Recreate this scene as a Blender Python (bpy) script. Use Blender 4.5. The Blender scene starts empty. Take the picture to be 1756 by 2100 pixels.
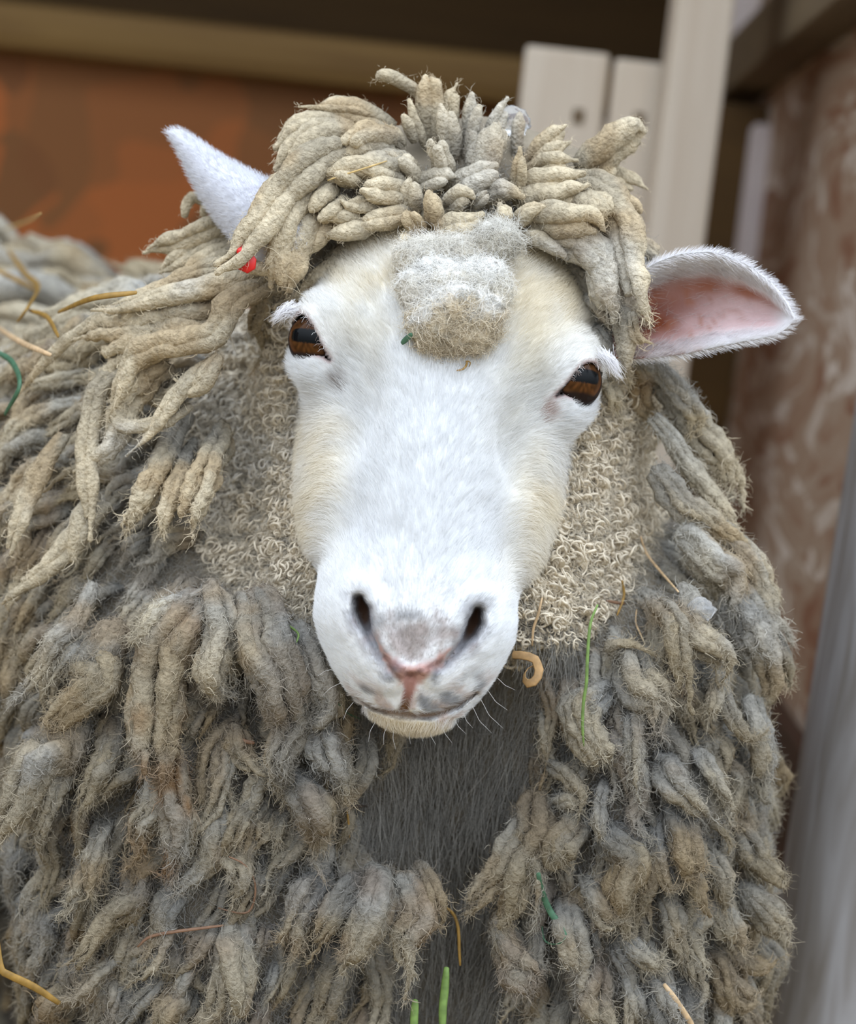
import bpy, math
import numpy as np
from mathutils import Vector, Matrix

# ------------------------------------------------------------------ camera
S = bpy.context.scene
FPX = 4200.0                      # focal length in pixels of the 1756x2100 frame
PITCH, ROLL, CAMZ = math.radians(8), math.radians(6.3), 0.88
cp, sp, cr, sr = math.cos(PITCH), math.sin(PITCH), math.cos(ROLL), math.sin(ROLL)
R0, U0, FWD = np.array([1., 0, 0]), np.array([0, sp, cp]), np.array([0, cp, -sp])
RT, UP = cr * R0 + sr * U0, cr * U0 - sr * R0
CAM = np.array([0, 0, CAMZ])
cd = bpy.data.cameras.new('camera')
cam = bpy.data.objects.new('camera', cd)
S.collection.objects.link(cam)
cam.matrix_world = Matrix([[RT[i], UP[i], -FWD[i], CAM[i]] for i in range(3)] + [[0, 0, 0, 1]])
cd.sensor_fit = 'HORIZONTAL'
cd.sensor_width = 36.0
cd.lens = FPX / 1756 * 36.0
cd.clip_start = 0.02
cd.dof.use_dof = True
cd.dof.focus_distance = 1.0
cd.dof.aperture_fstop = 6.3
S.camera = cam

# ------------------------------------------------------------------ sky, exposure
W = bpy.data.worlds.new('sky')
S.world = W
W.use_nodes = True
nt = W.node_tree
nt.nodes.clear()
wo = nt.nodes.new('ShaderNodeOutputWorld')
bg = nt.nodes.new('ShaderNodeBackground')
tc = nt.nodes.new('ShaderNodeTexCoord')
sx = nt.nodes.new('ShaderNodeSeparateXYZ')
rp = nt.nodes.new('ShaderNodeValToRGB')
rp.color_ramp.elements[0].position, rp.color_ramp.elements[0].color = 0.48, (0.34, 0.35, 0.36, 1)
rp.color_ramp.elements[1].position, rp.color_ramp.elements[1].color = 0.92, (1.95, 2.15, 2.42, 1)
e = rp.color_ramp.elements.new(0.56)
e.color = (0.50, 0.53, 0.56, 1)
mp = nt.nodes.new('ShaderNodeMapRange')
mp.inputs['From Min'].default_value = -1
nt.links.new(tc.outputs['Generated'], sx.inputs[0])
nt.links.new(sx.outputs['Z'], mp.inputs['Value'])
nt.links.new(mp.outputs[0], rp.inputs[0])
nt.links.new(rp.outputs[0], bg.inputs['Color'])
bg.inputs['Strength'].default_value = 1.0
nt.links.new(bg.outputs[0], wo.inputs[0])
S.view_settings.view_transform = 'Standard'
S.view_settings.look = 'None'
S.view_settings.gamma = 1.0
S.view_settings.exposure = 0.72
S.view_settings.use_curve_mapping = False

# ------------------------------------------------------------------ helpers
rng = np.random.default_rng(7)


def q2w(q):
    """model units (1/4200 m, camera axes x right, y down, z depth-1 m) to world metres"""
    q = np.asarray(q, float)
    x, y, d = q[..., 0] / FPX, q[..., 1] / FPX, 1 + q[..., 2] / FPX
    return CAM + x[..., None] * RT - y[..., None] * UP + d[..., None] * FWD


def w2q(p):
    r = np.asarray(p, float) - CAM
    return np.stack([r @ RT * FPX, -(r @ UP) * FPX, (r @ FWD - 1) * FPX], -1)


def pq(px, py, z=0.0):
    k = 1 + z / FPX
    return np.array([(px - 878) * k, (py - 1050) * k, z])


def on_y(px, py, Y):
    d = (px - 878) / FPX * RT - (py - 1050) / FPX * UP + FWD
    return CAM + d * (Y / d[1])


def on_x(px, py, X):
    d = (px - 878) / FPX * RT - (py - 1050) / FPX * UP + FWD
    return CAM + d * (X / d[0])


GRAV = np.array([np.dot([0, 0, -1], RT), np.dot([0, 0, 1], UP), np.dot([0, 0, -1], FWD)])


def hash3(ix, iy, iz, seed):
    h = (ix.astype(np.int64) * 374761393 + iy.astype(np.int64) * 668265263 + iz.astype(np.int64) * 2147483647 + seed * 1274126177) & 0xffffffff
    h = ((h ^ (h >> 13)) * 1274126177) & 0xffffffff
    h = ((h ^ (h >> 16)) * 2246822519) & 0xffffffff
    return ((h ^ (h >> 15)) & 0xffffff) / float(0xffffff) * 2 - 1


def noise(p, freq, seed=0):
    p = np.asarray(p, float) * freq
    i = np.floor(p).astype(np.int64)
    f = p - i
    f = f * f * (3 - 2 * f)
    out = 0
    for dx in (0, 1):
        wx = f[..., 0] if dx else 1 - f[..., 0]
        for dy in (0, 1):
            wy = f[..., 1] if dy else 1 - f[..., 1]
            for dz in (0, 1):
                wz = f[..., 2] if dz else 1 - f[..., 2]
                out = out + wx * wy * wz * hash3(i[..., 0] + dx, i[..., 1] + dy, i[..., 2] + dz, seed)
    return out


def fbm(p, freq, seed=0, octv=3):
    return sum(noise(p, freq * 2 ** k, seed + 17 * k) * 0.5 ** k for k in range(octv))


def unit(v):
    return v / np.maximum(np.linalg.norm(v, axis=-1, keepdims=True), 1e-9)


def sstep(a, b, x):
    t = np.clip((x - a) / (b - a), 0, 1)
    return t * t * (3 - 2 * t)


def mesh_np(name, V, quads=None, tris=None, mat=None, parent=None, col=None, smooth=True, loc=None):
    """one mesh object from numpy arrays; V in world metres"""
    V = np.asarray(V, float)
    base = np.zeros(3) if loc is None else np.asarray(loc, float)
    me = bpy.data.meshes.new(name)
    nq = 0 if quads is None else len(quads)
    nt_ = 0 if tris is None else len(tris)
    idx = np.concatenate(([np.asarray(quads, np.int32).ravel()] if nq else []) + ([np.asarray(tris, np.int32).ravel()] if nt_ else []))
    me.vertices.add(len(V))
    me.vertices.foreach_set('co', (V - base).astype(np.float32).ravel())
    me.loops.add(len(idx))
    me.loops.foreach_set('vertex_index', idx)
    me.polygons.add(nq + nt_)
    ls = np.concatenate([np.arange(nq) * 4, nq * 4 + np.arange(nt_) * 3]).astype(np.int32)
    me.polygons.foreach_set('loop_start', ls)
    me.update(calc_edges=True)
    if smooth:
        me.polygons.foreach_set('use_smooth', np.ones(nq + nt_, bool))
    if col is not None:
        a = me.attributes.new('Col', 'FLOAT_COLOR', 'POINT')
        c = np.ones((len(V), 4), np.float32)
        c[:, :3] = np.clip(col, 0, 1)
        a.data.foreach_set('color', c.ravel())
    if mat:
        me.materials.append(mat)
    o = bpy.data.objects.new(name, me)
    S.collection.objects.link(o)
    if parent is not None:
        o.parent = parent
        o.location = base - np.array(parent.matrix_world.translation) if parent.parent is None else base - np.array(parent['_at'])
    else:
        o.location = base
    o['_at'] = [float(x) for x in base]
    return o


def hair_np(name, P, rad, mat, parent, col):
    """hair curves: P (n,k,3) world, rad (n,k) metres, col (n,3)"""
    n, k = P.shape[:2]
    hc = bpy.data.hair_curves.new(name)
    hc.add_curves([k] * n)
    base = np.array(parent.matrix_world.translation)
    hc.position_data.foreach_set('vector', (P - base).astype(np.float32).ravel())
    a = hc.attributes.get('radius') or hc.attributes.new('radius', 'FLOAT', 'POINT')
    a.data.foreach_set('value', rad.astype(np.float32).ravel())
    c = np.ones((n, 4), np.float32)
    c[:, :3] = np.clip(col, 0, 1)
    a = hc.attributes.new('Col', 'FLOAT_COLOR', 'CURVE')
    a.data.foreach_set('color', c.ravel())
    hc.materials.append(mat)
    o = bpy.data.objects.new(name, hc)
    S.collection.objects.link(o)
    o.parent = parent
    o['kind'] = 'stuff'
    return o


def empty(name, loc):
    o = bpy.data.objects.new(name, None)
    S.collection.objects.link(o)
    o.location = [float(x) for x in loc]
    bpy.context.view_layer.update()
    return o


def tag(o, label=None, cat=None, group=None, kind=None):
    for k, v in (('label', label), ('category', cat), ('group', group), ('kind', kind)):
        if v:
            o[k] = v
    return o


def box(name, c, size, mat, parent=None, rot=None, bevel=0.003, jitter=0.0, kind=None):
    """bevelled timber: a box with a real round-over"""
    import bmesh
    bm = bmesh.new()
    bmesh.ops.create_cube(bm, size=1)
    for v in bm.verts:
        v.co = Vector((v.co.x * size[0], v.co.y * size[1], v.co.z * size[2]))
    if bevel:
        bmesh.ops.bevel(bm, geom=list(bm.edges), offset=bevel, segments=2, profile=0.6, affect='EDGES')
    me = bpy.data.meshes.new(name)
    bm.to_mesh(me)
    bm.free()
    me.materials.append(mat)
    o = bpy.data.objects.new(name, me)
    S.collection.objects.link(o)
    if rot is not None:
        o.rotation_euler = rot
    if parent is not None:
        o.parent = parent
        c = np.asarray(c) - np.array(parent.matrix_world.translation)
    o.location = [float(x) for x in c]
    if kind:
        o['kind'] = kind
    return o


def mat_new(name):
    m = bpy.data.materials.new(name)
    m.use_nodes = True
    n = m.node_tree.nodes
    return m, n, m.node_tree.links, n['Principled BSDF']


def ramp(n, stops):
    r = n.new('ShaderNodeValToRGB')
    el = r.color_ramp.elements
    while len(el) < len(stops):
        el.new(0.5)
    for e_, (p, c) in zip(el, stops):
        e_.position = p
        e_.color = (*c, 1)
    return r


def mat_attr(name, rough=1.0, sheen=0.0, bump=0.0, bscale=900, var=0.0, vscale=300, sub=0.0, tint=1.0):
    """colour comes from the Col attribute, with fine grain and relief"""
    m, n, l, b = mat_new(name)
    a = n.new('ShaderNodeAttribute')
    a.attribute_name = 'Col'
    b.inputs['Roughness'].default_value = rough
    b.inputs['Specular IOR Level'].default_value = 0.12
    if sheen:
        b.inputs['Sheen Weight'].default_value = sheen
        b.inputs['Sheen Roughness'].default_value = 0.6
    out = a.outputs['Color']
    if var or bump:
        t = n.new('ShaderNodeTexCoord')
        z = n.new('ShaderNodeTexNoise')
        z.inputs['Scale'].default_value = vscale
        z.inputs['Detail'].default_value = 4
        l.new(t.outputs['Object'], z.inputs['Vector'])
        if var:
            r = ramp(n, [(0.3, (1 - var,) * 3), (0.62, (1 + 0.0,) * 3)])
            l.new(z.outputs['Fac'], r.inputs[0])
            mx = n.new('ShaderNodeMix')
            mx.data_type = 'RGBA'
            mx.blend_type = 'MULTIPLY'
            mx.inputs['Factor'].default_value = 1
            l.new(out, mx.inputs['A'])
            l.new(r.outputs[0], mx.inputs['B'])
            out = mx.outputs['Result']
        if bump:
            z2 = n.new('ShaderNodeTexNoise')
            z2.inputs['Scale'].default_value = bscale
            z2.inputs['Detail'].default_value = 3
            l.new(t.outputs['Object'], z2.inputs['Vector'])
            bp = n.new('ShaderNodeBump')
            bp.inputs['Strength'].default_value = bump
            bp.inputs['Distance'].default_value = 0.002
            l.new(z2.outputs['Fac'], bp.inputs['Height'])
            l.new(bp.outputs[0], b.inputs['Normal'])
    l.new(out, b.inputs['Base Color'])
    return m


def mat_wood(name, c1, c2, scale=18, rough=0.75, axis=2, stretch=14, knots=None, bump=0.15):
    m, n, l, b = mat_new(name)
    t = n.new('ShaderNodeTexCoord')
    mpg = n.new('ShaderNodeMapping')
    s = [stretch, stretch, stretch]
    s[axis] = 1.0
    mpg.inputs['Scale'].default_value = s
    l.new(t.outputs['Object'], mpg.inputs['Vector'])
    z = n.new('ShaderNodeTexNoise')
    z.inputs['Scale'].default_value = scale * 0.35
    z.inputs['Detail'].default_value = 6
    z.inputs['Distortion'].default_value = 0.6
    l.new(mpg.outputs[0], z.inputs['Vector'])
    r = ramp(n, [(0.3, c1), (0.68, c2)])
    l.new(z.outputs['Fac'], r.inputs[0])
    l.new(r.outputs[0], b.inputs['Base Color'])
    b.inputs['Roughness'].default_value = rough
    bp = n.new('ShaderNodeBump')
    bp.inputs['Strength'].default_value = bump
    bp.inputs['Distance'].default_value = 0.003
    l.new(z.outputs['Fac'], bp.inputs['Height'])
    l.new(bp.outputs[0], b.inputs['Normal'])
    return m


def mat_osb(name, stops, scale=16, rough=0.7, warp=0.35, pre=(1, 1, 1)):
    """oriented strand board: overlapping flakes, each its own shade"""
    m, n, l, b = mat_new(name)
    t = n.new('ShaderNodeTexCoord')
    nz = n.new('ShaderNodeTexNoise')
    nz.inputs['Scale'].default_value = 5
    mxv = n.new('ShaderNodeMix')
    mxv.data_type = 'RGBA'
    mxv.blend_type = 'ADD'
    mxv.inputs['Factor'].default_value = warp
    pm = n.new('ShaderNodeMapping')
    pm.inputs['Scale'].default_value = pre
    l.new(t.outputs['Object'], pm.inputs['Vector'])
    l.new(pm.outputs[0], nz.inputs['Vector'])
    l.new(pm.outputs[0], mxv.inputs['A'])
    l.new(nz.outputs['Color'], mxv.inputs['B'])
    outs = []
    for k, (rot, sc) in enumerate((((0.4, 0.2, 0.5), (1, 0.45, 0.4)), ((0.3, 1.2, -0.7), (0.5, 1.1, 0.9)))):
        mpg = n.new('ShaderNodeMapping')
        mpg.inputs['Rotation'].default_value = rot
        mpg.inputs['Scale'].default_value = sc
        l.new(mxv.outputs['Result'], mpg.inputs['Vector'])
        v = n.new('ShaderNodeTexVoronoi')
        v.inputs['Scale'].default_value = scale * (1 + 0.4 * k)
        l.new(mpg.outputs[0], v.inputs['Vector'])
        sc_ = n.new('ShaderNodeSeparateColor')
        l.new(v.outputs['Color'], sc_.inputs[0])
        outs.append(sc_.outputs[0])
    ad = n.new('ShaderNodeMath')
    ad.operation = 'ADD'
    l.new(outs[0], ad.inputs[0])
    l.new(outs[1], ad.inputs[1])
    hf = n.new('ShaderNodeMath')
    hf.operation = 'MULTIPLY'
    hf.inputs[1].default_value = 0.5
    l.new(ad.outputs[0], hf.inputs[0])
    r = ramp(n, stops)
    l.new(hf.outputs[0], r.inputs[0])
    l.new(r.outputs[0], b.inputs['Base Color'])
    b.inputs['Roughness'].default_value = rough
    return m


M = {}
M['osb_brown'] = mat_osb('osb_brown', [(0.1, (0.085, 0.024, 0.003)), (0.4, (0.17, 0.052, 0.006)), (0.62, (0.18, 0.068, 0.012)), (0.9, (0.36, 0.095, 0.012))], scale=6)
M['osb_grey'] = mat_osb('osb_grey', [(0.12, (0.24, 0.105, 0.055)), (0.36, (0.34, 0.22, 0.145)), (0.62, (0.38, 0.275, 0.195)), (0.86, (0.62, 0.53, 0.45))], scale=58, pre=(1, 0.35, 1.0))
M['pine'] = mat_wood('pale_pine', (0.62, 0.52, 0.41), (0.70, 0.61, 0.50), scale=14, bump=0.05)
M['beam'] = mat_wood('brown_timber', (0.145, 0.076, 0.017), (0.20, 0.115, 0.029), scale=10, axis=0, bump=0.08)
M['dark'] = mat_wood('dark_boarding', (0.080, 0.040, 0.007), (0.115, 0.060, 0.012), scale=8, axis=0, bump=0.1)
M['olive'] = mat_wood('olive_brace', (0.14, 0.10, 0.055), (0.19, 0.14, 0.08), scale=10, bump=0.08)
M['grey_wood'] = mat_wood('weathered_grey_wood', (0.16, 0.135, 0.11), (0.38, 0.375, 0.39), scale=20, stretch=9, bump=0.2)
M['white_wash'] = mat_wood('whitewashed_board', (0.74, 0.66, 0.65), (0.82, 0.76, 0.76), scale=8, bump=0.05)
M['knot'], _n, _l, _b = mat_new('nail_hole_brown')
_b.inputs['Base Color'].default_value = (0.16, 0.11, 0.06, 1)
_b.inputs['Roughness'].default_value = 0.8
M['wall_shade'] = mat_wood('dark_wall_shade', (0.030, 0.012, 0.004), (0.060, 0.020, 0.006), scale=8, axis=1)  # dark colour standing in for shade at the foot of the wall
M['roof'] = mat_wood('roof_boarding', (0.12, 0.07, 0.025), (0.17, 0.10, 0.04), scale=8, axis=0)


def mat_ground(name, c1, c2, sc):
    m, n, l, b = mat_new(name)
    t = n.new('ShaderNodeTexCoord')
    z = n.new('ShaderNodeTexNoise')
    z.inputs['Scale'].default_value = sc
    z.inputs['Detail'].default_value = 6
    l.new(t.outputs['Object'], z.inputs['Vector'])
    r = ramp(n, [(0.35, c1), (0.65, c2)])
    l.new(z.outputs['Fac'], r.inputs[0])
    l.new(r.outputs[0], b.inputs['Base Color'])
    b.inputs['Roughness'].default_value = 0.95
    return m


M['floor'] = mat_ground('straw_floor', (0.16, 0.11, 0.05), (0.33, 0.25, 0.12), 30)
M['yard'] = mat_ground('bare_yard', (0.12, 0.095, 0.06), (0.20, 0.16, 0.10), 3)

# ------------------------------------------------------------------ the shed
BACK_Y, SIDE_X = 2.30, 0.30
DEEP_Y = 3.1


def plate(name, x0, x1, y0, y1, z0, z1, mat, kind='structure', parent=None, bevel=0.002):
    return box(name, ((x0 + x1) / 2, (y0 + y1) / 2, (z0 + z1) / 2), (x1 - x0, y1 - y0, z1 - z0), mat, parent=parent, bevel=bevel, kind=kind)


plate('floor', -4, SIDE_X + 0.1, -0.2, 4.0, -0.1, 0.0, M['floor'], bevel=0)
plate('ground', -30, 30, -40, 30, -0.16, -0.101, M['yard'], bevel=0)
zb = on_y(400, 150, BACK_Y)[2]       # underside of the rail on the back wall
zt = on_y(400, 48, BACK_Y)[2]
plate('wall_back', -4, SIDE_X, BACK_Y, BACK_Y + 0.03, 0, zb + 0.01, M['osb_brown'])
plate('trim_1', -4, on_y(1330, 200, BACK_Y)[0], BACK_Y - 0.045, BACK_Y + 0.05, zb, zt, M['beam'], bevel=0.018)
plate('wall_rear', -4, SIDE_X + 0.5, DEEP_Y, DEEP_Y + 0.04, 0, 2.6, M['dark'])
plate('ceiling', -4, SIDE_X + 0.5, 1.40, DEEP_Y + 0.05, 2.05, 2.10, M['roof'])
plate('wall_right', SIDE_X, SIDE_X + 0.04, 1.37, DEEP_Y, 0, 2.05, M['osb_grey'])
plate('corner_shade', SIDE_X - 0.06, SIDE_X - 0.001, 2.12, BACK_Y - 0.001, 0, on_y(1490, 235, BACK_Y)[2], M['dark'])  # dark strip added for the shadow in the corner behind the post
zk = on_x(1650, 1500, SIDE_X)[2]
plate('low_wall_shade', SIDE_X - 0.014, SIDE_X - 0.001, 1.38, 2.11, 0, zk, M['wall_shade'])  # added dark board, stands in for the shade low on the right wall
plate('wall_left', -4.05, -4, 0.2, DEEP_Y, 0, 2.05, M['osb_brown'])


# pale pine hurdle in front of the dark corner: two boards nailed to rails, and a tall post
def board_between(name, px0, px1, pyt, Y, thick, zbot, mat, parent, bevel=0.004):
    a, b = on_y(px0, pyt, Y), on_y(px1, pyt + (px1 - px0) * 0.13, Y)
    return box(name, ((a[0] + b[0]) / 2, Y + thick / 2, (a[2] + b[2]) / 4 + zbot / 2), (b[0] - a[0], thick, (a[2] + b[2]) / 2 - zbot), mat, parent=parent, bevel=bevel)


HY = 1.86
hx = on_y(1230, 300, HY)
hurdle = empty('board_hurdle', (hx[0], HY, 0.0))
tag(hurdle, 'pale pine hurdle of two upright boards nailed side by side, behind the sheep', 'hurdle')
b1 = board_between('board', 1080, 1252, 90, HY, 0.022, 0.02, M['pine'], hurdle)
b2 = board_between('board', 1264, 1366, 118, HY, 0.022, 0.02, M['pine'], hurdle)
for i, (px, py) in enumerate(((1186, 238), (1310, 246), (1168, 560), (1290, 575))):
    c = on_y(px, py, HY)
    k = box('nail_hole', (c[0], HY - 0.0005, c[2]), (0.010, 0.004, 0.013), M['knot'], parent=hurdle, bevel=0.0018)
    k['label'] = 'dark nail dent in a pale board'
za, zb_ = on_y(1200, 300, HY)[2], 0.25
xa, xb = on_y(1085, 300, HY)[0], on_y(1366, 300, HY)[0]
for z in (za, zb_):
    box('rail', ((xa + xb) / 2, HY + 0.022 + 0.012, z), (xb - xa - 0.01, 0.024, 0.05), M['pine'], parent=hurdle)
PY = 1.775
pa, pb = on_y(1364, 200, PY), on_y(1484, 200, PY)
post = box('timber_post', ((pa[0] + pb[0]) / 2, PY + 0.035, 1.02), (pb[0] - pa[0], 0.07, 2.04), M['pine'], bevel=0.004)
tag(post, 'tall squared pale pine post standing right of the two boards', 'post')
c = on_y(1423, 148, PY)
k = box('knot', (c[0], PY - 0.0005, c[2]), (0.008, 0.003, 0.009), M['knot'], parent=post, bevel=0.0014)

# brace and batten on the right-hand wall
WX = SIDE_X
a, b = on_x(1735, -40, WX - 0.02), on_x(1497, 165, WX - 0.02)
dv = b - a
ln = float(np.linalg.norm(dv))
br = box('diagonal_brace', (a + b) / 2 - dv / ln * 0.09, (0.04, 0.06, ln + 0.22), M['olive'], bevel=0.004)
br.rotation_euler = (math.atan2(-dv[1], dv[2]), 0, 0)
tag(br, 'dark olive brown timber brace slanting across the right wall', 'brace')
a, b = on_x(1575, 262, WX), on_x(1545, 545, WX)
bt = box('batten', ((WX - 0.008), (a[1] + b[1]) / 2, (a[2] + b[2]) / 2), (0.018, 0.05, abs(a[2] - b[2])), M['white_wash'], bevel=0.003)
bt.rotation_euler = (math.atan2(-(b - a)[1] * 0.5, (b - a)[2]), 0, 0)
tag(bt, 'short pale batten fixed upright on the mottled right wall', 'batten')
pz = on_x(1600, 100, WX)[2]
plate('trim_2', on_y(1420, 100, 2.29)[0], WX - 0.001, 2.285, 2.299, on_y(1500, 215, 2.29)[2], 2.04, M['white_wash'])

# weathered post close to the camera on the right
gp = empty('weathered_post', q2w(pq(1800, 1500, 1000)) * np.array([1, 1, 0]))
GY = 1.22
p0 = on_y(1648, 1560, GY)
nseg, nring = 40, 26
zz = np.linspace(0, 2.0, nseg)
th = np.linspace(0, 2 * math.pi, nring, endpoint=False)
gr = 0.062
cxg = p0[0] + gr + 0.002
pts = np.zeros((nseg, nring, 3))
for i, z in enumerate(zz):
    rr = gr * (1 + 0.02 * noise(np.stack([np.cos(th) * 2, np.sin(th) * 2, np.full(nring, z * 3)], -1), 1.0, 5) + 0.006 * np.sin(9 * th + z))
    sq = (np.abs(np.cos(th)) ** 3.2 + np.abs(np.sin(th)) ** 3.2) ** (-1 / 3.2)
    pts[i] = np.stack([cxg + rr * sq * np.cos(th), GY + gr + rr * sq * np.sin(th), np.full(nring, z)], -1)
ii, jj = np.meshgrid(np.arange(nseg - 1), np.arange(nring), indexing='ij')
j2 = (jj + 1) % nring
Q = np.stack([ii * nring + jj, ii * nring + j2, (ii + 1) * nring + j2, (ii + 1) * nring + jj], -1).reshape(-1, 4)
V = pts.reshape(-1, 3)
V = np.vstack([V, [[cxg, GY + gr, 0], [cxg, GY + gr, 2.0]]])
T = [[len(V) - 2, (j + 1) % nring, j] for j in range(nring)] + [[len(V) - 1, (nseg - 1) * nring + j, (nseg - 1) * nring + (j + 1) % nring] for j in range(nring)]
bpy.data.objects.remove(gp)
gp = mesh_np('weathered_post', V, Q, T, M['grey_wood'], loc=(cxg, GY + gr, 0))
gp.rotation_euler = (0, math.radians(1.2), 0)
tag(gp, 'weathered grey timber post with dark grain, beside the sheep at right', 'post')

# ------------------------------------------------------------------ the sheep: body surface
OQ = pq(915, 732, 0)
EU, EV, EW = np.array([0.9917, 0.1288, 0]), np.array([-0.1288, 0.9917, 0]), np.array([0, 0, -1.0])


def h2q(uvw):
    uvw = np.asarray(uvw, float)
    return OQ + uvw[..., 0:1] * EU + uvw[..., 1:2] * EV + uvw[..., 2:3] * EW


def q2h(q):
    r = np.asarray(q, float) - OQ
    return np.stack([r @ EU, r @ EV, r @ EW], -1)


def uv(px, py, w=0.0):
    """head coordinates of a photograph pixel at height w above the face plane"""
    return q2h(pq(px, py, -w))


def surface_nets(F, o, h):
    nx, ny, nz = F.shape
    s = F < 0
    cs = np.zeros((nx - 1, ny - 1, nz - 1), np.int8)
    for dx in (0, 1):
        for dy in (0, 1):
            for dz in (0, 1):
                cs += s[dx:nx - 1 + dx, dy:ny - 1 + dy, dz:nz - 1 + dz]
    act = (cs > 0) & (cs < 8)
    I = np.argwhere(act)
    idx = -np.ones(act.shape, np.int64)
    idx[act] = np.arange(len(I))
    acc = np.zeros((len(I), 3))
    cnt = np.zeros(len(I))
    cor = [(a, b, c) for a in (0, 1) for b in (0, 1) for c in (0, 1)]
    val = {c: F[I[:, 0] + c[0], I[:, 1] + c[1], I[:, 2] + c[2]] for c in cor}
    for a in cor:
        for ax in range(3):
            if a[ax] == 0:
                b = list(a)
                b[ax] = 1
                b = tuple(b)
                m = (val[a] < 0) != (val[b] < 0)
                t = val[a] / np.where(m, val[a] - val[b], 1)
                p = np.array(a, float)[None].repeat(len(I), 0)
                p[:, ax] += t
                acc[m] += p[m]
                cnt[m] += 1
    V = (I + acc / cnt[:, None]) * h + o
    Q = []
    for ax in range(3):
        b, c = (ax + 1) % 3, (ax + 2) % 3
        lo = [slice(None)] * 3
        hi = [slice(None)] * 3
        lo[ax], hi[ax] = slice(0, -1), slice(1, None)
        s0, s1 = s[tuple(lo)], s[tuple(hi)]
        E = np.argwhere(s0 != s1)
        ok = (E[:, b] > 0) & (E[:, c] > 0) & (E[:, b] < F.shape[b] - 1) & (E[:, c] < F.shape[c] - 1)
        E = E[ok]
        flip = s0[E[:, 0], E[:, 1], E[:, 2]]
        q = []
        for db, dc in ((-1, -1), (0, -1), (0, 0), (-1, 0)):
            k = E.copy()
            k[:, b] += db
            k[:, c] += dc
            q.append(idx[k[:, 0], k[:, 1], k[:, 2]])
        q = np.stack(q, -1)
        q[~flip] = q[~flip][:, ::-1]
        Q.append(q)
    return V, np.concatenate(Q)


def smin(a, b, k):
    h = np.clip(0.5 + 0.5 * (b - a) / k, 0, 1)
    return b + (a - b) * h - k * h * (1 - h)


def smax(a, b, k):
    return -smin(-a, -b, k)


def sd_cone(P, a, b, ra, rb):
    a, b = np.asarray(a, float), np.asarray(b, float)
    ab = b - a
    t = np.clip(((P - a) @ ab) / (ab @ ab), 0, 1)
    return np.linalg.norm(P - a - t[..., None] * ab, axis=-1) - (ra + (rb - ra) * t)


def sd_ell(P, c, r):
    d = (P - np.asarray(c, float)) / np.asarray(r, float)
    k0 = np.linalg.norm(d, axis=-1)
    k1 = np.linalg.norm(d / np.asarray(r, float), axis=-1)
    return k0 * (k0 - 1) / np.maximum(k1, 1e-9)


def sample_grid(F, o, h, P):
    g = (np.asarray(P, float) - o) / h
    g = np.clip(g, 0, np.array(F.shape) - 1.001)
    i = g.astype(int)
    f = g - i
    out = 0
    for dx in (0, 1):
        for dy in (0, 1):
            for dz in (0, 1):
                w = (f[..., 0] if dx else 1 - f[..., 0]) * (f[..., 1] if dy else 1 - f[..., 1]) * (f[..., 2] if dz else 1 - f[..., 2])
                out = out + w * F[i[..., 0] + dx, i[..., 1] + dy, i[..., 2] + dz]
    return out


def polydist(x, y, pts, rad=None):
    """distance (minus a radius that varies along the line) to a polyline in 2-D"""
    best = np.full(np.shape(x), 1e9)
    for k in range(len(pts) - 1):
        ax, ay = pts[k][:2]
        bx, by = pts[k + 1][:2]
        dx, dy = bx - ax, by - ay
        t = np.clip(((x - ax) * dx + (y - ay) * dy) / (dx * dx + dy * dy + 1e-9), 0, 1)
        d = np.hypot(x - ax - t * dx, y - ay - t * dy)
        if rad is not None:
            d = d - (rad[k] + (rad[k + 1] - rad[k]) * t)
        best = np.minimum(best, d)
    return best


def polysd(x, y, pts):
    """signed distance to a closed polygon"""
    pts = np.asarray(pts, float)[:, :2]
    n = len(pts)
    d = np.full(np.shape(x), 1e18)
    s = np.ones(np.shape(x))
    for i in range(n):
        j = i - 1
        e_ = pts[j] - pts[i]
        wx, wy = x - pts[i][0], y - pts[i][1]
        t = np.clip((wx * e_[0] + wy * e_[1]) / (e_ @ e_), 0, 1)
        d = np.minimum(d, (wx - e_[0] * t) ** 2 + (wy - e_[1] * t) ** 2)
        c1, c2, c3 = y >= pts[i][1], y < pts[j][1], e_[0] * wy > e_[1] * wx
        s = np.where((c1 & c2 & c3) | (~c1 & ~c2 & ~c3), -s, s)
    return s * np.sqrt(d)


EYES = [dict(c=np.array([-273., -6, -88]), g=unit(np.array([-0.30, -0.04, 0.94]))),
        dict(c=np.array([271., 10, -88]), g=unit(np.array([0.28, -0.17, 0.92])))]
ER = 60.0
EYE_POLY = [[uv(*p, -40) for p in ((605, 656), (613, 644), (626, 650), (640, 672), (651, 696), (664, 720), (677, 739), (658, 728), (636, 724), (615, 722), (606, 708), (602, 680))],
            [uv(*p, -40) for p in ((1226, 756), (1220, 745), (1206, 745), (1189, 756), (1175, 774), (1160, 793), (1139, 813), (1158, 808), (1178, 814), (1196, 820), (1208, 812), (1214, 792))]]
NOSTRIL = [[uv(*p, 130) for p in ((737, 1232), (743, 1252), (748, 1272), (757, 1300), (775, 1334), (797, 1372))],
           [uv(*p, 130) for p in ((980, 1256), (974, 1278), (965, 1298), (950, 1320), (930, 1342), (903, 1368))]]
NOS_R = [9, 15, 12, 5, 3, 1]
PHIL = [uv(*p, 110) for p in ((843, 1385), (838, 1420), (829, 1455))]
MOUTH = [uv(*p, 90) for p in ((728, 1436), (765, 1456), (826, 1468), (893, 1466), (938, 1450), (975, 1425))]
PAD = [uv(*p, 120) for p in ((772, 1308), (800, 1340), (842, 1362), (885, 1350), (925, 1325), (905, 1366), (868, 1400), (842, 1425), (818, 1400), (794, 1372))]


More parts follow.
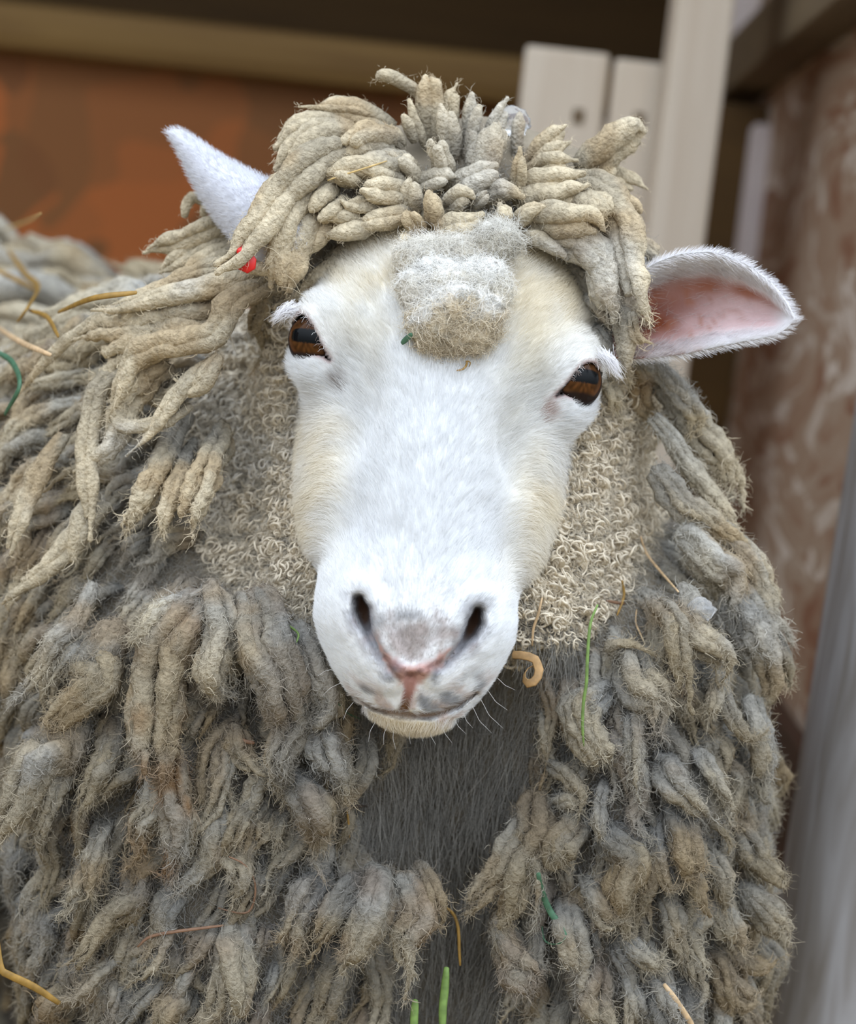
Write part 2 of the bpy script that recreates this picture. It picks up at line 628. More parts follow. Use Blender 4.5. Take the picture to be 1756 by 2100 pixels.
def head_sdf(h):
    lo, hi = np.array([-420., -420, -620]), np.array([420., 800, 230])
    n = np.ceil((hi - lo) / h).astype(int)
    ax = [lo[k] + np.arange(n[k]) * h for k in range(3)]
    u, v, w = np.meshgrid(*[a.astype(np.float32) for a in ax], indexing='ij')
    v1 = ax[1]

    def itp(tab):
        t = np.array(tab, float)
        # smooth interpolation
        x = v1
        y = np.interp(x, t[:, 0], t[:, 1])
        k = np.hanning(int(44 / h) | 1)
        y = np.convolve(np.pad(y, len(k) // 2, mode='edge'), k / k.sum(), 'valid')
        return y.astype(np.float32)[None, :, None]

    def loft(wid, front, back, cx, p, v0, v1_):
        Wv, F_, B_, c = itp(wid), itp(front), itp(back), itp(cx)
        D, w0 = (F_ - B_) / 2, (F_ + B_) / 2
        Wv, D = np.maximum(Wv, 2), np.maximum(D, 2)
        f = (np.abs((u - c) / Wv) ** p + np.abs((w - w0) / D) ** p) ** (1 / p) - 1
        f = f * np.minimum(Wv, D)
        g = np.sqrt(sum(np.gradient(f, h, axis=k) ** 2 for k in range(3)))
        f = f / np.clip(g, 0.35, 4)
        return smax(smax(f, v - v1_, 14), v0 - v, 14)

    face = loft([(-420, 2), (-340, 60), (-300, 170), (-255, 240), (-200, 280), (-130, 312), (-60, 318), (20, 308), (70, 298), (130, 289), (190, 286), (260, 282), (320, 273), (380, 257), (430, 236), (490, 192), (540, 140), (600, 60), (640, 2)],
                [(-420, -330), (-330, -220), (-250, -105), (-150, -38), (-50, -5), (50, 10), (150, 20), (300, 35), (430, 30), (520, 10), (640, -80)],
                [(-420, -340), (-300, -560), (-100, -600), (200, -520), (400, -330), (520, -230), (640, -120)], [(-400, 0), (800, 0)], 2.5, -335, 600)
    bridge = loft([(-420, 60), (-220, 70), (-150, 95), (-60, 140), (50, 160), (200, 156), (330, 150), (430, 158), (520, 150), (600, 90), (640, 2)],
                  [(-420, -200), (-200, -80), (-120, -12), (-40, 22), (60, 52), (200, 92), (330, 122), (450, 146), (540, 150), (600, 120), (640, 60)],
                  [(-420, -220), (-200, -300), (500, -200), (640, 0)], [(-400, 0), (0, 0), (500, 5), (800, 10)], 2.2, -150, 590)
    muzz = loft([(-420, 40), (330, 60), (370, 110), (420, 172), (470, 200), (520, 206), (565, 204), (610, 187), (660, 160), (700, 132), (735, 97), (758, 62), (776, 4), (800, 2)],
                [(330, 60), (400, 110), (450, 138), (520, 152), (580, 152), (630, 142), (680, 122), (720, 98), (750, 70), (776, 20), (800, 20)],
                [(330, -40), (400, -150), (500, -210), (600, -210), (700, -170), (750, -100), (776, 10), (800, 18)],
                [(-400, 3), (500, 5), (600, 8), (700, 16), (775, 28)], 2.25, 380, 772)
    P = np.stack([u, v, w], -1)
    f = smin(face, bridge, 55)
    f = smin(f, muzz, 34)
    for s_, E in zip((-1, 1), EYES):
        c = E['c']
        f = smin(f, sd_ell(P, c + np.array([-s_ * 20, -34, -6]), (74, 64, 70)), 60)       # brow
        f = smin(f, sd_ell(P, c + np.array([-s_ * 20, 26, -16]), (66, 72, 62)), 60)       # lower lid
        f = smax(f, -sd_ell(P, c + np.array([-s_ * 92, 128, 98]), (60, 110, 40)), 50)    # tear trough hollow
    for E, poly in zip(EYES, EYE_POLY):
        dist = np.linalg.norm(P - E['c'].astype(np.float32), axis=-1)
        prism = np.maximum(polysd(u, v, poly), (E['c'][2] - 20) - w)
        cut = np.minimum(smax(prism, dist - ER - 60, 4), dist - ER - 1.5)
        f = smax(f, -cut, 5)
    front = sstep(0, 40, w)
    for nn in NOSTRIL:
        d = polydist(u, v, nn, NOS_R)
        f = f + front * 46 * (1 - sstep(-6, 9, d)) * sstep(uv(800, 1335, 130)[1], uv(750, 1272, 130)[1], v) + front * 12 * (1 - sstep(-4, 14, d))
        # flared wing outside each nostril
        f = f - front * 9 * (1 - sstep(10, 34, np.abs(d - 22)))
    d = polydist(u, v, PHIL, [5, 4, 4])
    f = f + front * 15 * (1 - sstep(-2, 8, d))
    d = polydist(u, v, MOUTH, [1, 3, 5, 5, 3, 1])
    f = f + sstep(-30, 20, w) * 18 * (1 - sstep(-2, 8, d))
    f = f - front * 7 * (1 - sstep(-20, 14, polysd(u, v, PAD)))
    f = f + front * 5 * noise(P, 1 / 14., 3) * (1 - sstep(-12, 6, polysd(u, v, PAD)))
    f = f + 2.0 * noise(P, 1 / 60., 8)
    V, Qd = surface_nets(f, np.array([a[0] for a in ax]), h)
    return V, Qd, f, np.array([a[0] for a in ax])


HV, HQ, HF, HO = head_sdf(6.0)
HVQ = h2q(HV)                                     # (u,v,w) is left-handed like (x,y,z) here
print('head', HV.shape, HQ.shape)


def ear_mesh(top, bot, zc, cup, thick, nS=44, nT=17, curl=0.0):
    """a leaf-shaped shell between two edge lines, hollowed by cup"""
    def rs(p, n):
        p = np.asarray(p, float)
        s = np.concatenate([[0], np.cumsum(np.hypot(*np.diff(p, axis=0).T))])
        x = np.linspace(0, s[-1], n)
        k = np.hanning(7)
        o = np.stack([np.interp(x, s, p[:, i]) for i in range(2)], -1)
        return np.stack([np.convolve(np.pad(o[:, i], 3, mode='reflect', reflect_type='odd'), k / k.sum(), 'valid') for i in range(2)], -1)
    A, B = rs(top, nS), rs(bot, nS)
    t = np.linspace(0, 1, nT)
    s = np.linspace(0, 1, nS)
    wdt = np.linalg.norm(A - B, axis=1)
    X = A[:, None] * (1 - t)[None, :, None] + B[:, None] * t[None, :, None]
    prof = (4 * t * (1 - t)) ** 0.8
    Z = np.interp(s, np.linspace(0, 1, len(zc)), zc)[:, None] + cup * (wdt / wdt.max())[:, None] * prof[None]
    Z = Z + curl * np.exp(-(t / 0.16) ** 2)[None] * np.sin(np.pi * np.clip(s * 1.05, 0, 1))[:, None]
    k = 1 + Z / FPX
    C = np.stack([(X[..., 0] - 878) * k, (X[..., 1] - 1050) * k, Z], -1)
    N = unit(np.cross(np.gradient(C, axis=0), np.gradient(C, axis=1)))
    if N[..., 2].mean() > 0:
        N = -N
    ed = np.minimum(1, (4 * t * (1 - t)) ** 0.35)[None] * np.clip(np.minimum(1, wdt / 60) + 0.12, 0, 1)[:, None]
    Fr, Bk = C + N * (thick / 2 * ed)[..., None], C - N * (thick / 2 * ed)[..., None]
    # ring: front t 0..1 then back 1..0
    ring = np.concatenate([Fr, Bk[:, ::-1]], 1)
    K = 2 * nT
    V = ring.reshape(-1, 3)
    ii, jj = np.meshgrid(np.arange(nS - 1), np.arange(K), indexing='ij')
    j2 = (jj + 1) % K
    Qd = np.stack([ii * K + jj, ii * K + j2, (ii + 1) * K + j2, (ii + 1) * K + jj], -1).reshape(-1, 4)
    V = np.vstack([V, ring[0].mean(0), ring[-1].mean(0)])
    T = [[len(V) - 2, (j + 1) % K, j] for j in range(K)] + [[len(V) - 1, (nS - 1) * K + j, (nS - 1) * K + (j + 1) % K] for j in range(K)]
    side = np.concatenate([np.tile(np.r_[np.ones(nT), np.zeros(nT)], nS), [0, 0]])
    tt = np.concatenate([np.tile(np.r_[t, t[::-1]], nS), [0.5, 0.5]])
    ss = np.concatenate([np.repeat(s, K), [0, 1]])
    return V, Qd, np.array(T), side, tt, ss


EAR_R = ear_mesh(((1255, 610), (1300, 570), (1340, 540), (1395, 520), (1460, 515), (1525, 537), (1580, 575), (1613, 618), (1630, 652)),
                 ((1255, 735), (1300, 737), (1340, 733), (1405, 726), (1480, 709), (1540, 697), (1585, 690), (1612, 675), (1630, 654)),
                 (150, 120, 105, 110, 140, 170), 105, 15, curl=-34)
EAR_L = ear_mesh(((640, 440), (600, 400), (560, 371), (510, 349), (450, 317), (405, 288), (375, 267), (352, 262), (343, 270)),
                 ((620, 560), (590, 556), (548, 548), (495, 515), (452, 462), (414, 408), (388, 358), (364, 305), (344, 274)),
                 (150, 170, 200, 225, 240, 250), -70, 15, curl=10)

# coarse body under the fleece (model units)
BH = 24.0
BLO, BHI = np.array([-2350., -1150, -60]), np.array([960., 3700, 3500])
bn = np.ceil((BHI - BLO) / BH).astype(int)
bax = [BLO[k] + np.arange(bn[k]) * BH for k in range(3)]
BP = np.stack(np.meshgrid(*bax, indexing='ij'), -1).astype(np.float32)
bf = sd_cone(BP, (60, -330, 570), (10, 200, 520), 440, 440)
bf = smin(bf, sd_ell(BP, (20, 300, 560), (500, 560, 430)), 90)
bf = smin(bf, sd_ell(BP, (-470, 800, 480), (440, 760, 360)), 70)
bf = smin(bf, sd_ell(BP, (430, 800, 480), (300, 780, 330)), 70)
bf = smin(bf, sd_ell(BP, (-640, 200, 760), (520, 680, 420)), 110)
bf = smin(bf, sd_ell(BP, (430, 560, 800), (290, 680, 430)), 110)
bf = smin(bf, sd_cone(BP, (-120, 420, 1100), (-1500, -110, 2400), 690, 720), 140)
bf = smin(bf, sd_ell(BP, pq(930, 400, 400), (330, 165, 190)), 60)                 # wool cap on the poll
bf = smin(bf, sd_ell(BP, (60, 1250, 620), (470, 620, 400)), 80)
for c_ in ((645, 570, 350), (1232, 610, 350)):
    bf = smin(bf, sd_ell(BP, pq(*c_), (95, 190, 150)), 50)
bf = smax(bf, -sd_cone(BP, (80, 420, 90), (30, 1100, 200), 210, 120), 80)
bf = smax(bf, -sd_cone(BP, (30, 1100, 200), (10, 1900, 200), 120, 60), 60)         # hollow under the chin, between the shoulders
legs = [((-330, 900, 700), 0), ((330, 950, 760), 0), ((-1600, 500, 2250), 0), ((-1150, 500, 2600), 0)]
for a, _ in legs:
    a = np.array(a, float)
    wz = q2w(a)[2]
    foot = a + GRAV * ((wz - 0.03) * FPX)
    bf = smin(bf, sd_cone(BP, a, foot, 190, 105), 60)
    bf = smin(bf, sd_cone(BP, foot - GRAV * 60, foot, 120, 125), 30)
bf = bf + 16 * noise(BP, 1 / 130., 31).astype(np.float32)
bf[BP[..., 1] > 1e9] = 1
BV, BQ = surface_nets(bf, BLO, BH)
print('body', BV.shape)


def head_colour(P, ears=None):
    """coat colour by place on the head: white wool-free face, cream at forehead and cheeks, grey and pink nose, dark lids"""
    u, v, w = P.T
    c = np.tile(np.array([0.84, 0.85, 0.86]), (len(P), 1))
    cream = np.array([0.84, 0.74, 0.54])

    def mixc(c, col, a):
        return c + (np.asarray(col) - c) * np.clip(a, 0, 1)[:, None]
    n1 = noise(P, 1 / 90., 1) * 0.5 + noise(P, 1 / 35., 2) * 0.3
    a = sstep(60, -160, v) * (1 - 0.6 * np.exp(-((np.abs(u) - 275) / 70.) ** 2) * sstep(-160, -70, v))
    c = mixc(c, cream, 0.95 * a * np.clip(0.75 + n1, 0, 1))
    a = sstep(120, 240, np.abs(u)) * sstep(90, 190, v) * sstep(520, 380, v)
    c = mixc(c, cream, 0.72 * a * np.clip(0.8 + n1, 0, 1))
    a = np.exp(-((u + 150) / 60.) ** 2 - ((v + 20) / 120.) ** 2) + np.exp(-((u - 150) / 60.) ** 2 - ((v - 30) / 150.) ** 2)
    c = mixc(c, (0.74, 0.66, 0.46), 0.45 * a * np.clip(0.7 + n1, 0, 1))
    front = sstep(-40, 30, w)
    padd = polysd(u, v, PAD)
    n2 = noise(P, 1 / 22., 4)
    n3 = noise(P, 1 / 9., 5)
    # soft grey skin showing through round the nose
    for nn in NOSTRIL:
        d = polydist(u, v, nn, NOS_R)
        c = mixc(c, (0.24, 0.24, 0.27), front * 0.85 * (1 - sstep(-4, 30, d + 12 * n2)))
        c = mixc(c, (0.10, 0.055, 0.035), front * (1 - sstep(-8, 4, d)) * sstep(600, 560, v))
    top = uv(850, 1310, 140)
    d = np.hypot((u - top[0]) / 95., (v - top[1]) / 48.)
    c = mixc(c, (0.36, 0.29, 0.27), front * 0.80 * (1 - sstep(0.2, 1.35, d + 0.5 * n2 + 0.35 * n3)))
    c = mixc(c, (0.22, 0.22, 0.24), front * 0.7 * (1 - sstep(0.25, 0.5, np.abs(d - 0.95) + 0.2)) * sstep(-0.1, 0.5, n2))
    c = mixc(c, (0.52, 0.31, 0.27), front * (1 - sstep(-12, 6, padd + 6 * n3)))
    c = mixc(c, (0.24, 0.12, 0.10), front * 0.8 * (1 - sstep(-8, 2, padd)) * sstep(0.1, 0.5, n3))
    # spotted lips
    d = polydist(u, v, MOUTH)
    lip = front * sstep(66, 20, d) * (v < uv(830, 1462, 90)[1] + 12)
    c = mixc(c, (0.50, 0.36, 0.30), lip * 0.65 * sstep(-0.1, 0.5, n2))
    c = mixc(c, (0.22, 0.23, 0.25), lip * 0.75 * sstep(0.1, 0.45, noise(P, 1 / 30., 9)))
    for q_, r_ in (((812, 1368), 16), ((893, 1382), 16), ((866, 1434), 16), ((920, 1440), 22)):
        k = uv(*q_, 110)
        c = mixc(c, (0.15, 0.16, 0.19), front * 0.75 * (1 - sstep(0.3, 1.5, np.hypot(u - k[0], v - k[1]) / r_ + 0.6 * n2 + 0.3 * n3)))
    c = mixc(c, (0.50, 0.28, 0.25), front * (1 - sstep(1, 10, polydist(u, v, PHIL, [6, 5, 3]))) * sstep(720, 690, v))
    c = mixc(c, (0.20, 0.10, 0.045), front * (1 - sstep(1, 10, polydist(u, v, PHIL, [1, 2, 5]))) * sstep(676, 715, v))
    c = mixc(c, (0.16, 0.09, 0.08), front * 0.7 * (1 - sstep(0, 5, np.abs(polydist(u, v, [uv(790, 1345, 120), uv(842, 1384, 120), uv(905, 1350, 120)]) - 2))))
    c = mixc(c, (0.25, 0.14, 0.06), sstep(-60, 10, w) * (1 - sstep(2, 11, d)) * 0.85)
    ch = sstep(uv(830, 1470, 80)[1] - 4, uv(830, 1480, 80)[1], v)
    c = mixc(c, (0.72, 0.62, 0.44), ch * 0.8)
    for E, poly, s_ in zip(EYES, EYE_POLY, (-1, 1)):
        d = polysd(u, v, poly)
        near = (np.linalg.norm(P - E['c'], axis=1) < 130)
        pc = np.array(poly)[:, :2].mean(0)
        c = mixc(c, (0.045, 0.035, 0.035), near * (1 - sstep(1, 7, d)))
        c = mixc(c, (0.33, 0.20, 0.19), near * 0.7 * (1 - sstep(3, 13, d)) * (d > 3))
        # dark tear spot at the inner corner
        k = uv(*((692, 778) if s_ < 0 else (1128, 838)), 40)
        c = mixc(c, (0.22, 0.17, 0.15) if s_ < 0 else (0.42, 0.24, 0.19), 0.8 * (1 - sstep(4, 24, np.hypot((u - k[0]) * 1.0, (v - k[1]) * 0.7) + 6 * n3)))
    k = uv(706, 493, -60)
    c = mixc(c, (0.42, 0.36, 0.30), 0.8 * (1 - sstep(4, 14, np.hypot(u - k[0], v - k[1]))))
    return c


WOOL_BASE = np.array([0.31, 0.265, 0.20])
HC = head_colour(HV)
backw = sstep(-260, -400, HV[:, 2]) * sstep(640, 300, HV[:, 1])
HC = HC + (WOOL_BASE - HC) * backw[:, None]


def ear_colour(E, inner):
    V, side, t, s = E[0], E[3], E[4], E[5]
    white = np.array([0.82, 0.82, 0.84]) if inner else np.array([0.68, 0.69, 0.74])
    c = np.tile(white, (len(V), 1))
    if inner:
        n1, n2 = noise(V, 1 / 40., 12), noise(V, 1 / 13., 13)
        k = side * sstep(0.16, 0.36, t) * sstep(1.0, 0.80, t) * sstep(0.97, 0.80, s)
        pink = np.array([0.62, 0.42, 0.42])
        c = c + (pink - c) * (k * 0.9)[:, None]
        red = np.array([0.22, 0.062, 0.03])
        deep = side * sstep(0.72, 0.22, s + 0.25 * (t - 0.5)) * sstep(0.05, 0.25, t)
        c = c + (red - c) * np.clip(deep * (0.85 + 0.5 * n1), 0, 1)[:, None]
        band = side * np.exp(-((t - 0.33) / 0.09) ** 2) * sstep(0.95, 0.75, s)
        c = c + (np.array([0.36, 0.15, 0.10]) - c) * np.clip(band * (1.0 + 0.5 * n1), 0, 1)[:, None]
        spot = side * sstep(0.15, 0.6, n2 + 0.4 * n1) * sstep(0.9, 0.4, s) * sstep(0.2, 0.35, t)
        c = c + (np.array([0.36, 0.15, 0.09]) - c) * (0.6 * spot)[:, None]
    else:
        vein = np.exp(-((t - 0.27 - 0.05 * np.sin(s * 9)) / 0.025) ** 2) * sstep(0.85, 0.4, s)
        c = c + (np.array([0.60, 0.58, 0.66]) - c) * (0.6 * vein)[:, None]
    return c


ECR, ECL = ear_colour(EAR_R, True), ear_colour(EAR_L, False)
# one continuous surface: head, ears, trunk and legs in one mesh
LOW_SHADE = lambda q: 1 - 0.42 * sstep(-150, 650, np.asarray(q)[..., 1])      # light falloff down the fleece, painted into the wool colour
BC = WOOL_BASE * (LOW_SHADE(BV) - 0.22 * np.exp(-((BV[:, 0] - 60) / 190.) ** 2) * sstep(200, 400, BV[:, 1]))[:, None] * (0.8 + 0.25 * fbm(BV, 1 / 90., 41)[:, None]) * (1 + 0.45 * np.exp(-((BV[:, 0] - 20) / 520.) ** 4 - ((BV[:, 1] + 50) / 380.) ** 4))[:, None]  # shade of the chest hollow is painted into the colour too
foot_at = [np.array(a, float) + GRAV * ((q2w(np.array(a, float))[2]) * FPX) for a, _ in legs]
AT = q2w(np.array([-250., 0, 1300.]))
AT[2] = 0.0
sheep = empty('sheep', AT)
tag(sheep, 'white faced sheep with dirty corded wool standing head-on to the camera', 'sheep')
M['skin'] = mat_attr('sheep_coat', rough=0.9, bump=0.12, bscale=700, var=0.05, vscale=200)
M['skin'].node_tree.nodes['Principled BSDF'].inputs['Subsurface Weight'].default_value = 0.0


def merge(parts):
    Vs, Qs, Ts, Cs, off = [], [], [], [], 0
    for V, Q_, T_, C_ in parts:
        Vs.append(V)
        Cs.append(C_)
        if Q_ is not None and len(Q_):
            Qs.append(np.asarray(Q_) + off)
        if T_ is not None and len(T_):
            Ts.append(np.asarray(T_) + off)
        off += len(V)
    return np.vstack(Vs), np.vstack(Qs) if Qs else None, np.vstack(Ts) if Ts else None, np.vstack(Cs)


def orient(V, Q_, T_=None):
    """faces outward: flip when the signed volume is negative (world axes)"""
    tri = np.vstack([Q_[:, [0, 1, 2]], Q_[:, [0, 2, 3]]] + ([T_] if T_ is not None else []))
    a, b, c = V[tri[:, 0]], V[tri[:, 1]], V[tri[:, 2]]
    if np.einsum('ij,ij->', a - V.mean(0), np.cross(b - V.mean(0), c - V.mean(0))) < 0:
        return Q_[:, ::-1], (None if T_ is None else T_[:, ::-1])
    return Q_, T_


def tmp_obj(V, Q_, T_, C_):
    Vw = q2w(V)
    Q2, T2 = orient(Vw, Q_, T_)
    return mesh_np('tmp', Vw, Q2, T2, None, None, C_)


ob = tmp_obj(HVQ, HQ, None, HC)
others = [tmp_obj(EAR_R[0], EAR_R[1], EAR_R[2], ECR), tmp_obj(EAR_L[0], EAR_L[1], EAR_L[2], ECL), tmp_obj(BV, BQ, None, BC)]
for t_ in others:
    md = ob.modifiers.new('join', 'BOOLEAN')
    md.operation = 'UNION'
    md.solver = 'MANIFOLD'
    md.object = t_
dg = bpy.context.evaluated_depsgraph_get()
me = bpy.data.meshes.new_from_object(ob.evaluated_get(dg))
print('joined body', len(me.vertices), len(me.polygons), [a.name for a in me.attributes])
for t_ in others + [ob]:
    bpy.data.objects.remove(t_)
me.transform(Matrix.Translation([-float(x) for x in AT]))
me.materials.clear()
me.materials.append(M['skin'])
me.polygons.foreach_set('use_smooth', np.ones(len(me.polygons), bool))
me.name = 'body'
body = bpy.data.objects.new('body', me)
S.collection.objects.link(body)
body.parent = sheep

# eyes
M['eye'] = mat_attr('eye', rough=0.04)
_b = M['eye'].node_tree.nodes['Principled BSDF']
_b.inputs['Specular IOR Level'].default_value = 0.0
_b.inputs['Coat Weight'].default_value = 0.28
_b.inputs['Coat Roughness'].default_value = 0.02


def uvsphere(nu, nv):
    th = np.linspace(0, math.pi, nv)
    ph = np.linspace(0, 2 * math.pi, nu, endpoint=False)
    T_, P_ = np.meshgrid(th, ph, indexing='ij')
    V = np.stack([np.sin(T_) * np.cos(P_), np.sin(T_) * np.sin(P_), np.cos(T_)], -1).reshape(-1, 3)
    ii, jj = np.meshgrid(np.arange(nv - 1), np.arange(nu), indexing='ij')
    j2 = (jj + 1) % nu
    Qd = np.stack([ii * nu + jj, (ii + 1) * nu + jj, (ii + 1) * nu + j2, ii * nu + j2], -1).reshape(-1, 4)
    return V, Qd


for E in EYES:
    sv, sq = uvsphere(96, 64)
    g = E['g']
    side = unit(np.cross(np.array([0, 1., 0]), g))
    upv = np.cross(g, side)
    V = E['c'] + ER * (sv[:, :1] * side + sv[:, 1:2] * upv + sv[:, 2:3] * g * 1.0)
    along = sv[:, 2]
    V = V + g * (4.0 * sstep(0.6, 0.95, along))[:, None]
    x, y = sv[:, 0], sv[:, 1]
    r = np.arccos(np.clip(along, -1, 1))
    n1 = noise(np.stack([np.arctan2(y, x) * 6, r * 6, 0 * r], -1), 1.0, 3)
    c = np.array([0.080, 0.031, 0.009]) * (1 + 0.6 * n1[:, None])
    c = c * (1 - 0.55 * sstep(0.05, -0.5, y))[:, None]
    c = c + (np.array([0.12, 0.05, 0.02]) - c) * sstep(0.62, 0.86, r)[:, None]
    c = c + (np.array([0.035, 0.022, 0.02]) - c) * sstep(0.86, 0.95, r)[:, None]
    c = c + (np.array([0.02, 0.012, 0.010]) - c) * sstep(0.50, 0.62, np.abs(y))[:, None]
    pup = (np.abs(y / 0.25) ** 4 + np.abs(x / 0.62) ** 4) ** 0.25
    c = c + (np.array([0.004, 0.005, 0.006]) - c) * ((1 - sstep(0.9, 1.08, pup)) * (along > 0))[:, None]
    Vq = h2q(V)
    Vw = q2w(Vq)
    Q2, _ = orient(Vw, sq)
    mesh_np('eye', Vw, Q2, None, M['eye'], sheep, c, loc=q2w(h2q(E['c'])))

# ------------------------------------------------------------------ face fur
M['fur'] = mat_attr('white_fur', rough=0.75)
M['wool'] = mat_attr('corded_wool', rough=1.0, bump=1.0, bscale=520, var=0.35, vscale=300)
M['fuzz'] = mat_attr('wool_fibre', rough=0.9)


def grid_grad(F, o, h, P, e_=None):
    e_ = e_ or h * 0.6
    g = np.stack([sample_grid(F, o, h, P + np.eye(3)[k] * e_) - sample_grid(F, o, h, P - np.eye(3)[k] * e_) for k in range(3)], -1)
    return unit(g)


def sample_quads(V, Q_, n, weight=None):
    a, b, c, d = (V[Q_[:, k]] for k in range(4))
    ar = np.linalg.norm(np.cross(c - a, d - b), axis=1)
    if weight is not None:
        ar = ar * weight
    k = rng.choice(len(Q_), n, p=ar / ar.sum())
    s, t = rng.random(n)[:, None], rng.random(n)[:, None]
    q = Q_[k]
    w = [(1 - s) * (1 - t), s * (1 - t), s * t, (1 - s) * t]
    return sum(w[i] * V[q[:, i]] for i in range(4)), q, w


def fibres(P, N, D, L, nseg, lift, curl, wander, r0, r1):
    """n short fibres: root P, normal N, lie direction D, length L"""
    n = len(P)
    T_ = unit(D * np.cos(lift)[:, None] + N * np.sin(lift)[:, None])
    pts = np.zeros((n, nseg, 3))
    pts[:, 0] = P
    B_ = unit(np.cross(T_, N) + 1e-6)
    cs = (rng.random(n) * 2 - 1) * curl
    for k in range(1, nseg):
        pts[:, k] = pts[:, k - 1] + T_ * (L / (nseg - 1))[:, None]
        T_ = unit(T_ + B_ * cs[:, None] + rng.normal(0, wander, (n, 3)))
    rad = r0 + (r1 - r0) * np.linspace(0, 1, nseg)[None] + np.zeros((n, 1))
    return pts, rad


def face_fur(n):
    Pc, q, w = sample_quads(HV, HQ, n * 2)
    N = grid_grad(HF, HO, 6.0, Pc)
    u, v, ww = Pc.T
    ok = (N[:, 2] > -0.6) & (v > -335) & (ww > -420)
    for poly in EYE_POLY:
        ok &= polysd(u, v, poly) > 7
    pd = polysd(u, v, PAD)
    ok &= ~((pd < 2) & (ww > 0))
    for nn in NOSTRIL:
        ok &= ~((polydist(u, v, nn, NOS_R) < 0) & (ww > 0))
    ok &= ~((polydist(u, v, PHIL, [5, 5, 6]) < 3) & (ww > 0))
    Pc, N = Pc[ok][:n], N[ok][:n]
    q, w = q[ok][:n], [x[ok][:n] for x in w]
    u, v, ww = Pc.T
    up = np.stack([np.clip(u / 160., -1.3, 1.3) * 0.75, -np.ones_like(u), -0.2 + 0 * u], -1)
    dn = np.stack([np.sign(u) * 0.9, 0.75 + 0 * u, -0.5 + 0 * u], -1)
    k = (sstep(150, 240, np.abs(u)) * sstep(60, 200, v) * sstep(560, 430, v))[:, None]
    D = up * (1 - k) + dn * k
    ch = sstep(uv(830, 1455, 90)[1], uv(830, 1475, 90)[1], v)[:, None]
    D = D * (1 - ch) + np.array([0, 1.0, 0.25]) * ch
    D = D + 0.18 * np.stack([noise(Pc, 1 / 25., 21 + i) for i in range(3)], -1)
    D = unit(D - (D * N).sum(1, keepdims=True) * N)
    muz = sstep(380, 520, v)
    pd = polysd(u, v, PAD)
    L = (28 + 10 * rng.random(len(v))) * (1 - 0.55 * muz) * (1 + 0.1 * k[:, 0])
    nose = np.zeros(len(v))
    for nn in NOSTRIL:
        nose = np.maximum(nose, 1 - sstep(6, 34, polydist(u, v, nn)))
    nose = np.maximum(nose, 1 - sstep(0, 30, pd)) * (ww > 0)
    L = L * (1 - 0.6 * nose) * (1 + 0.3 * ch[:, 0])
    eye = np.minimum(*(np.abs(polysd(u, v, p)) for p in EYE_POLY))
    L = L * (0.4 + 0.6 * sstep(8, 45, eye))
    lift = np.radians(17 + 12 * rng.random(len(v)) + 14 * ch[:, 0])
    p, r = fibres(Pc, N, D, L, 5, lift, 0.16, 0.05, 0.30, 0.07)
    col = sum(w[i] * HC[q[:, i]] for i in range(4))
    col = col + (0.78 - col) * (0.22 * (1 - nose))[:, None] * (col.mean(1) < 0.6)[:, None]
    col = col * (0.93 + 0.12 * rng.random((len(u), 1)))
    return h2q(p), r, col


fp, fr, fc = face_fur(130000)
h = hair_np('face_fur', q2w(fp), fr / FPX, M['fur'], sheep, fc)
h['label'] = 'short white fur of the face'


def ear_fur(E, C, n, inner, ls=1.0):
    V, Q_, side = E[0], E[1], E[3]
    w0 = np.where(side[Q_].mean(1) > 0.5, 0.25 if inner else 1.0, 1.0)
    if inner:
        tt = E[4][Q_].mean(1)
        w0 = np.where((side[Q_].mean(1) > 0.5) & (tt > 0.2) & (tt < 0.9), 0.06, 1.0)
    P, q, w = sample_quads(V, Q_, n, w0)
    a, b, d = V[q[:, 0]], V[q[:, 1]], V[q[:, 3]]
    N = unit(np.cross(b - a, d - a))
    cen = V.mean(0)
    # outward: away from the sheet's middle surface
    sgn = np.where(side[q].mean(1) > 0.5, -1, 1)
    N = N * (np.sign(N[:, 2]) * sgn)[:, None]
    tip, root = V[-1], V[-2]
    D = unit(tip - root) + rng.normal(0, 0.25, (n, 3)) + 0.4 * unit(P - cen)
    D = unit(D - (D * N).sum(1, keepdims=True) * N)
    L = (18 + 12 * rng.random(n)) * ls
    p, r = fibres(P, N, D, L, 4, np.radians(22 + 20 * rng.random(n)), 0.15, 0.06, 0.32, 0.08)
    col = sum(w[i] * C[q[:, i]] for i in range(4))
    col = col + (np.array([0.82, 0.80, 0.82]) - col) * (0.6 if inner else 0.1)
    return p, r, col


p1 = ear_fur(EAR_R, ECR, 14000, True)
p2 = ear_fur(EAR_L, ECL, 14000, False, 0.6)
h = hair_np('ear_fur', q2w(np.concatenate([p1[0], p2[0]])), np.concatenate([p1[1], p2[1]]) / FPX, M['fur'], sheep, np.concatenate([p1[2], p2[2]]))
h['label'] = 'fine white hairs on both ears'


